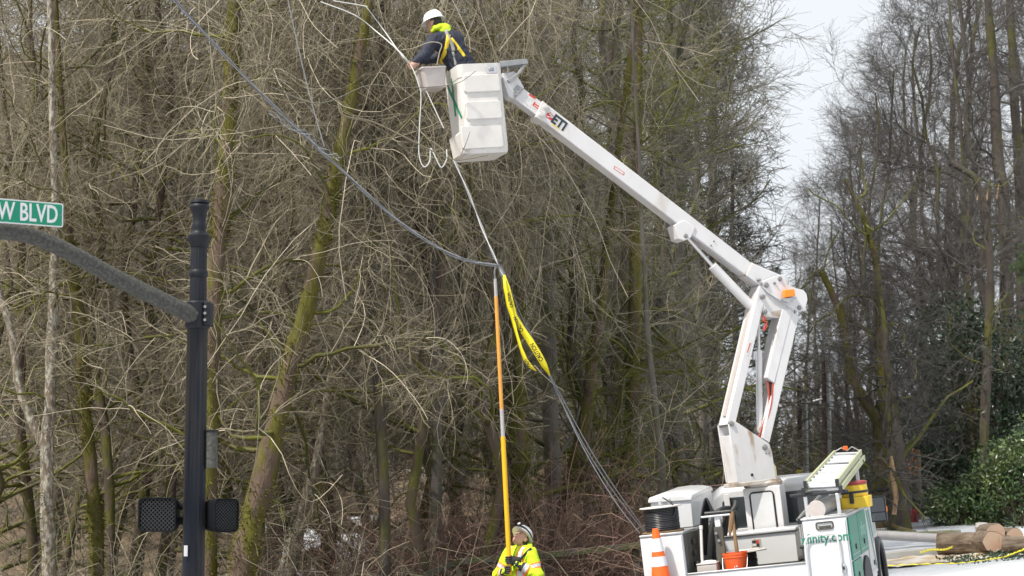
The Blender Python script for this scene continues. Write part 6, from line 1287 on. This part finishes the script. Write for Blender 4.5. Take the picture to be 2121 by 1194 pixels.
def body1(p):
    d = d_cap(p, W(0, 0, 0.95), W(0, -0.01, 1.36), 0.125, 0.13)
    d = smin(d, d_cap(p, W(-0.11, 0, 1.38), W(0.11, 0, 1.38), 0.075, 0.075), 0.08)
    d = smin(d, d_cap(p, W(0, -0.03, 1.40), W(0, -0.025, 1.53), 0.062, 0.056), 0.03)
    for s in (-1, 1):
        d = smin(d, d_cap(p, W(0.09 * s, 0, 0.92), W(0.10 * s, 0.02, 0.50), 0.095, 0.065), 0.05)
        d = smin(d, d_cap(p, W(0.10 * s, 0.02, 0.50), W(0.11 * s, -0.02, 0.09), 0.066, 0.048), 0.02)
        d = smin(d, d_cap(p, W(0.11 * s, -0.04, 0.045), W(0.125 * s, 0.15, 0.04), 0.05, 0.042), 0.03)
    for a, b, c in ((shL, elL, wrL), (shR, elR, wrR)):
        d = smin(d, d_cap(p, npv(a), npv(b), 0.052, 0.044), 0.03); d = smin(d, d_cap(p, npv(b), npv(c), 0.043, 0.030), 0.02)
    return smin(d, head.sdf(p), 0.02)
def cls1(c):
    m = np.full(len(c), 4); q = (c - head.c) @ head.M; hm = head.cls(c); z = c[:, 2] - wo_.z
    up = (z > 1.40) & (np.linalg.norm(c - head.c, axis=1) < 0.22); m[up] = hm[up]
    return m
lo = npv(wo_) + np.array([-0.55, -0.5, -0.03]); hi = npv(wo_) + np.array([0.5, 0.5, 1.80])
sdf_obj('body', body1, lo, hi, 0.014, ['skin', 'lips', 'hair_dark', 'eye_dark', 'trouser_dark'], cls1, per, wo_, (head.c, 0.14, 0.0055))
hlo, hhi = head.c - 0.17, head.c + 0.17
def jacket1(p):
    d = d_cap(p, W(0, 0, 0.98), W(0, -0.01, 1.33), 0.168, 0.158)
    q = p - npv(W(0, 0, 1.15)); side = q @ npv(Ld); d = np.minimum(d, 9)
    d = smin(d, d_cap(p, W(-0.135, 0, 1.385), W(0.135, 0, 1.385), 0.088, 0.088), 0.08)
    for a, b, c in ((shL, elL, wrL), (shR, elR, wrR)):
        d = smin(d, d_cap(p, npv(a), npv(b), 0.078, 0.068), 0.04); d = smin(d, d_cap(p, npv(b), npv(c), 0.068, 0.047), 0.03)
    # hood bunched round the neck
    hd_ = None
    for k in range(10):
        t0_, t1_ = 2 * pi * k / 10, 2 * pi * (k + 1) / 10
        f_ = lambda t: npv(W(0.092 * cos(t), -0.035 + 0.085 * sin(t), 1.468 - 0.030 * sin(t)))
        e = d_cap(p, f_(t0_), f_(t1_), 0.036, 0.036); hd_ = e if hd_ is None else np.minimum(hd_, e)
    d = smin(d, hd_, 0.03)
    wv = 0.006 * np.sin(p[..., 2] * 70 + 8 * np.sin(p[..., 0] * 20)) * np.sin(p[..., 0] * 45 + p[..., 1] * 38); d = d + wv
    return np.maximum(d, -(p[..., 2] - (wo_.z + 0.86)))
def clsj(c):
    m = np.zeros(len(c), int); z = c[:, 2] - wo_.z; l = (c - npv(wo_)) @ npv(Ld); f = (c - npv(wo_)) @ npv(Fd)
    arm = np.zeros(len(c), bool)
    for a, b, w_ in ((shL, elL, wrL), (shR, elR, wrR)):
        du = d_cap(c, npv(a), npv(b), 0.078, 0.068); df = d_cap(c, npv(b), npv(w_), 0.068, 0.047); dt = d_cap(c, W(0, 0, 0.98), W(0, -0.01, 1.33), 0.168, 0.158)
        for dd, aa, bb, t0_, t1_ in ((du, a, b, 0.50, 0.76), (df, b, w_, 0.42, 0.80)):
            t = capt(c, aa, bb); on = (dd < 0.02) & (dd <= np.minimum(du, df) + 1e-6) & (dd < dt + 0.01); w3 = (t1_ - t0_) / 4
            m[on & (t > t0_) & (t < t1_)] = 1; m[on & (t > t0_ + w3 * 0.9) & (t < t1_ - w3 * 0.9)] = 2; arm |= on
    bd = ~arm
    m[bd & (np.abs(z - 1.06) < 0.055)] = 1; m[bd & (np.abs(z - 1.06) < 0.03)] = 2
    v = bd & (z > 1.06) & (z < 1.48) & (np.abs(np.abs(l) - 0.115) < 0.042); m[v & (m == 0)] = 1
    v = bd & (z > 1.06) & (z < 1.48) & (np.abs(np.abs(l) - 0.115) < 0.024); m[v] = 2
    return m
sdf_obj('jacket', jacket1, lo, hi, 0.0085, ['hivis', 'hivis_orange', 'silver_tape'], clsj, per, wo_)
helmet(head, per, wo_, lamp=True)
hand_on(hU, pdir, wrL - hU, -1, 'glove', 'glove_black', per, wo_, k=1.12); hand_on(hL, pdir, wrR - hL, 1, 'glove', 'glove_black', per, wo_, k=1.12)
for p_, e_ in ((wrL, elL), (wrR, elR)):
    a = p_ + (e_ - p_).normalized() * 0.085; mb = MB(); mb.cyl(p_ - (e_ - p_).normalized() * 0.05 - wo_, a - wo_, 0.036, 0.058, n=16); mb.build('glove_cuff', 'glove_black', per, ang=50)
strap_on(jacket1, [(1101, 1136), (1094, 1141), (1084, 1152), (1074, 1164), (1066, 1176)], 24.5, 0.03, 'strap_dark', 'harness_strap', per, wo_)
strap_on(jacket1, [(1070, 1133), (1066, 1142), (1063, 1152)], 24.5, 0.008, 'strap_dark', 'zip', per, wo_)
strap_on(head.sdf, [(1103, 1128), (1101, 1120), (1097, 1112)], 24.5, 0.012, 'strap_dark', 'chin_strap', per, wo_, 0.004)
# tool pouch hung at the waist
mb = MB(); mb.box(tuple(W(0.02, 0.19, 0.90) - wo_ + Vector((-0.09, -0.09, 0))), tuple(W(0.02, 0.19, 1.06) - wo_ + Vector((0.09, 0.05, 0)))); mb.build('tool_pouch', 'trouser_dark', per, bevel=0.03)

# ---- worker in the bucket, back turned, hauling the rope
U0 = TRUCK @ bw(scn + 0.03, zb_ + 0.062, -0.02); uo = Vector(U0)
up_ = empty('person', uo, label='worker in navy jacket and white helmet standing in the white bucket', cat='person')
def Q(px, py, dy): return at(px, py, BY + dy)
hips = TRUCK @ bw(scn - 0.05, zt_ - 0.10, -0.02); chest = Q(930, 92, 0.0); neck = Q(911, 66, 0.0)
sL, sR = Q(897, 86, -0.15), Q(946, 82, 0.14); eL, eR = Q(877, 118, -0.27), Q(922, 118, 0.27); hL2 = Q(850, 137, -0.37); hR2 = Q(868, 128, 0.2)
Fu = Vector((-0.80, 0.55, 0)).normalized()
head2 = Head(Q(900, 51, -0.02), Fu + Vector((0, 0, -0.28)), Vector((-0.1, 0, 1)))
knee = [hips.lerp(uo, 0.5) + Vector((0.08 * s, 0.10 * s, 0)) for s in (-1, 1)]
def body2(p):
    d = d_cap(p, npv(hips), npv(chest), 0.125, 0.125); d = smin(d, d_cap(p, npv(sL.lerp(sR, 0.2)), npv(sR.lerp(sL, 0.2)), 0.07, 0.07), 0.07); d = smin(d, d_cap(p, npv(chest), npv(neck + Vector((-0.03, 0, 0.05))), 0.08, 0.054), 0.04)
    for i, s in enumerate((-1, 1)):
        ft = uo + Vector((0.09 * s, 0.10 * s, 0.05)); d = smin(d, d_cap(p, npv(hips + Vector((0.05 * s, 0.07 * s, -0.04))), npv(knee[i]), 0.09, 0.065), 0.05); d = smin(d, d_cap(p, npv(knee[i]), npv(ft), 0.064, 0.048), 0.02); d = smin(d, d_cap(p, npv(ft), npv(ft + Fu * 0.15), 0.045, 0.04), 0.02)
    for a, b, c in ((sL, eL, hL2), (sR, eR, hR2)):
        c = c + (b - c).normalized() * 0.10; d = smin(d, d_cap(p, npv(a), npv(b), 0.05, 0.042), 0.03); d = smin(d, d_cap(p, npv(b), npv(c), 0.042, 0.028), 0.02)
    return smin(d, head2.sdf(p), 0.02)
def cls2(c):
    m = np.full(len(c), 4); hm = head2.cls(c); k = (np.linalg.norm(c - head2.c, axis=1) < 0.20); m[k] = hm[k]; return m
allp = np.array([npv(x) for x in (uo, hips, chest, sL, sR, eL, eR, hL2, hR2, head2.c)]); lo = allp.min(0) - 0.20; hi = allp.max(0) + 0.22; lo[2] = uo.z - 0.02
sdf_obj('body', body2, lo, hi, 0.016, ['skin', 'lips', 'hair_dark', 'eye_dark', 'trouser_dark'], cls2, up_, uo, (head2.c, 0.14, 0.0065))
def jacket2(p):
    d = d_cap(p, npv(hips), npv(chest), 0.168, 0.172); d = smin(d, d_cap(p, npv(sL.lerp(sR, 0.15)), npv(sR.lerp(sL, 0.15)), 0.095, 0.095), 0.09)
    for a, b, c in ((sL, eL, hL2), (sR, eR, hR2)):
        c = c + (b - c).normalized() * 0.085; d = smin(d, d_cap(p, npv(a), npv(b), 0.088, 0.074), 0.05); d = smin(d, d_cap(p, npv(b), npv(c), 0.072, 0.048), 0.03)
    d = d + 0.007 * np.sin(p[..., 2] * 55 + 6 * np.sin(p[..., 0] * 18)) * np.sin(p[..., 0] * 38 + p[..., 1] * 30)
    return np.maximum(d, (npv(hips)[2] + 0.085) - p[..., 2])
sdf_obj('jacket', jacket2, lo, hi, 0.011, ['navy'], None, up_, uo)
def hood2(p):
    D = None; c = npv(neck); ax_l = np.cross([0, 0, 1.0], npv(Fu))
    for k in range(10):
        f_ = lambda t: c + ax_l * 0.088 * cos(t) + npv(Fu) * (0.085 * sin(t) - 0.005) + np.array([0, 0, 0.028 - 0.02 * sin(t)])
        e = d_cap(p, f_(2 * pi * k / 10), f_(2 * pi * (k + 1) / 10), 0.04, 0.04); D = e if D is None else np.minimum(D, e)
    D = smin(D, d_ell(p, c - npv(Fu) * 0.085 + np.array([0, 0, -0.01]), (0.075, 0.075, 0.07)), 0.04)
    return D + 0.005 * np.sin(p[..., 2] * 80) * np.sin(p[..., 0] * 60)
sdf_obj('hood', hood2, npv(neck) - 0.2, npv(neck) + 0.2, 0.008, ['hivis'], None, up_, uo)
helmet(head2, up_, uo)
rope_d = (Q(824, 104, -0.3) - Q(866, 172, -0.4)).normalized()
hand_on(Q(850, 137, -0.375), rope_d, eL - hL2, 1, 'hand', 'skin', up_, uo, r=0.011, k=1.0)
hand_on(hR2, rope_d, eR - hR2, -1, 'hand', 'skin', up_, uo, r=0.011, k=1.0)
both = lambda p: np.minimum(jacket2(p), hood2(p))
for pts, wd, m in (([(929, 72), (926, 92), (920, 112), (913, 132)], 0.05, 'harness_yellow'), ([(934, 80), (944, 92), (954, 106), (962, 118)], 0.042, 'harness_yellow'), ([(923, 62), (929, 78), (936, 92), (940, 106)], 0.042, 'harness_grey'), ([(938, 108), (942, 122), (944, 136)], 0.03, 'harness_grey')):
    strap_on(both, pts, BY, wd, m, 'harness_strap', up_, uo, 0.008)
# a few bare twigs that hang before the bucket
for pts, r, m, lab in (([(560, 180, BY - 1.2), (660, 215, BY - 1.1), (760, 178, BY - 1.0), (830, 182, BY - 0.9), (900, 180, BY - 0.8), (950, 172, BY - 0.8), (985, 148, BY - 0.8)], 0.007, 'twig_grey', 'long thin twig arching in front of the tool tray'),
        ([(700, 214, BY - 0.9), (712, 240, BY - 0.9), (770, 252, BY - 0.8), (840, 285, BY - 0.8), (900, 315, BY - 0.8), (945, 332, BY - 0.7), (1010, 322, BY - 0.7)], 0.011, 'twig_tan', 'bare branch sweeping under the bucket'),
        ([(955, 322, BY - 0.7), (965, 298, BY - 0.7), (974, 273, BY - 0.7)], 0.005, 'twig_dark', 'short dark twig against the lower bucket face'),
        ([(905, 135, BY - 0.7), (910, 110, BY - 0.7), (914, 92, BY - 0.7), (890, 88, BY - 0.7), (858, 100, BY - 0.7), (830, 104, BY - 0.7)], 0.008, 'twig_pale', 'bent pale twig across the navy jacket')):
    P_ = [at(*p) for p in pts]; mb = MB(); mb.tube([p - P_[0] for p in P_], list(np.linspace(r, r * 0.5, 30)), 6, res=30); o = mb.build('hanging_twig', m, label=lab, cat='twig'); o.location = P_[0]
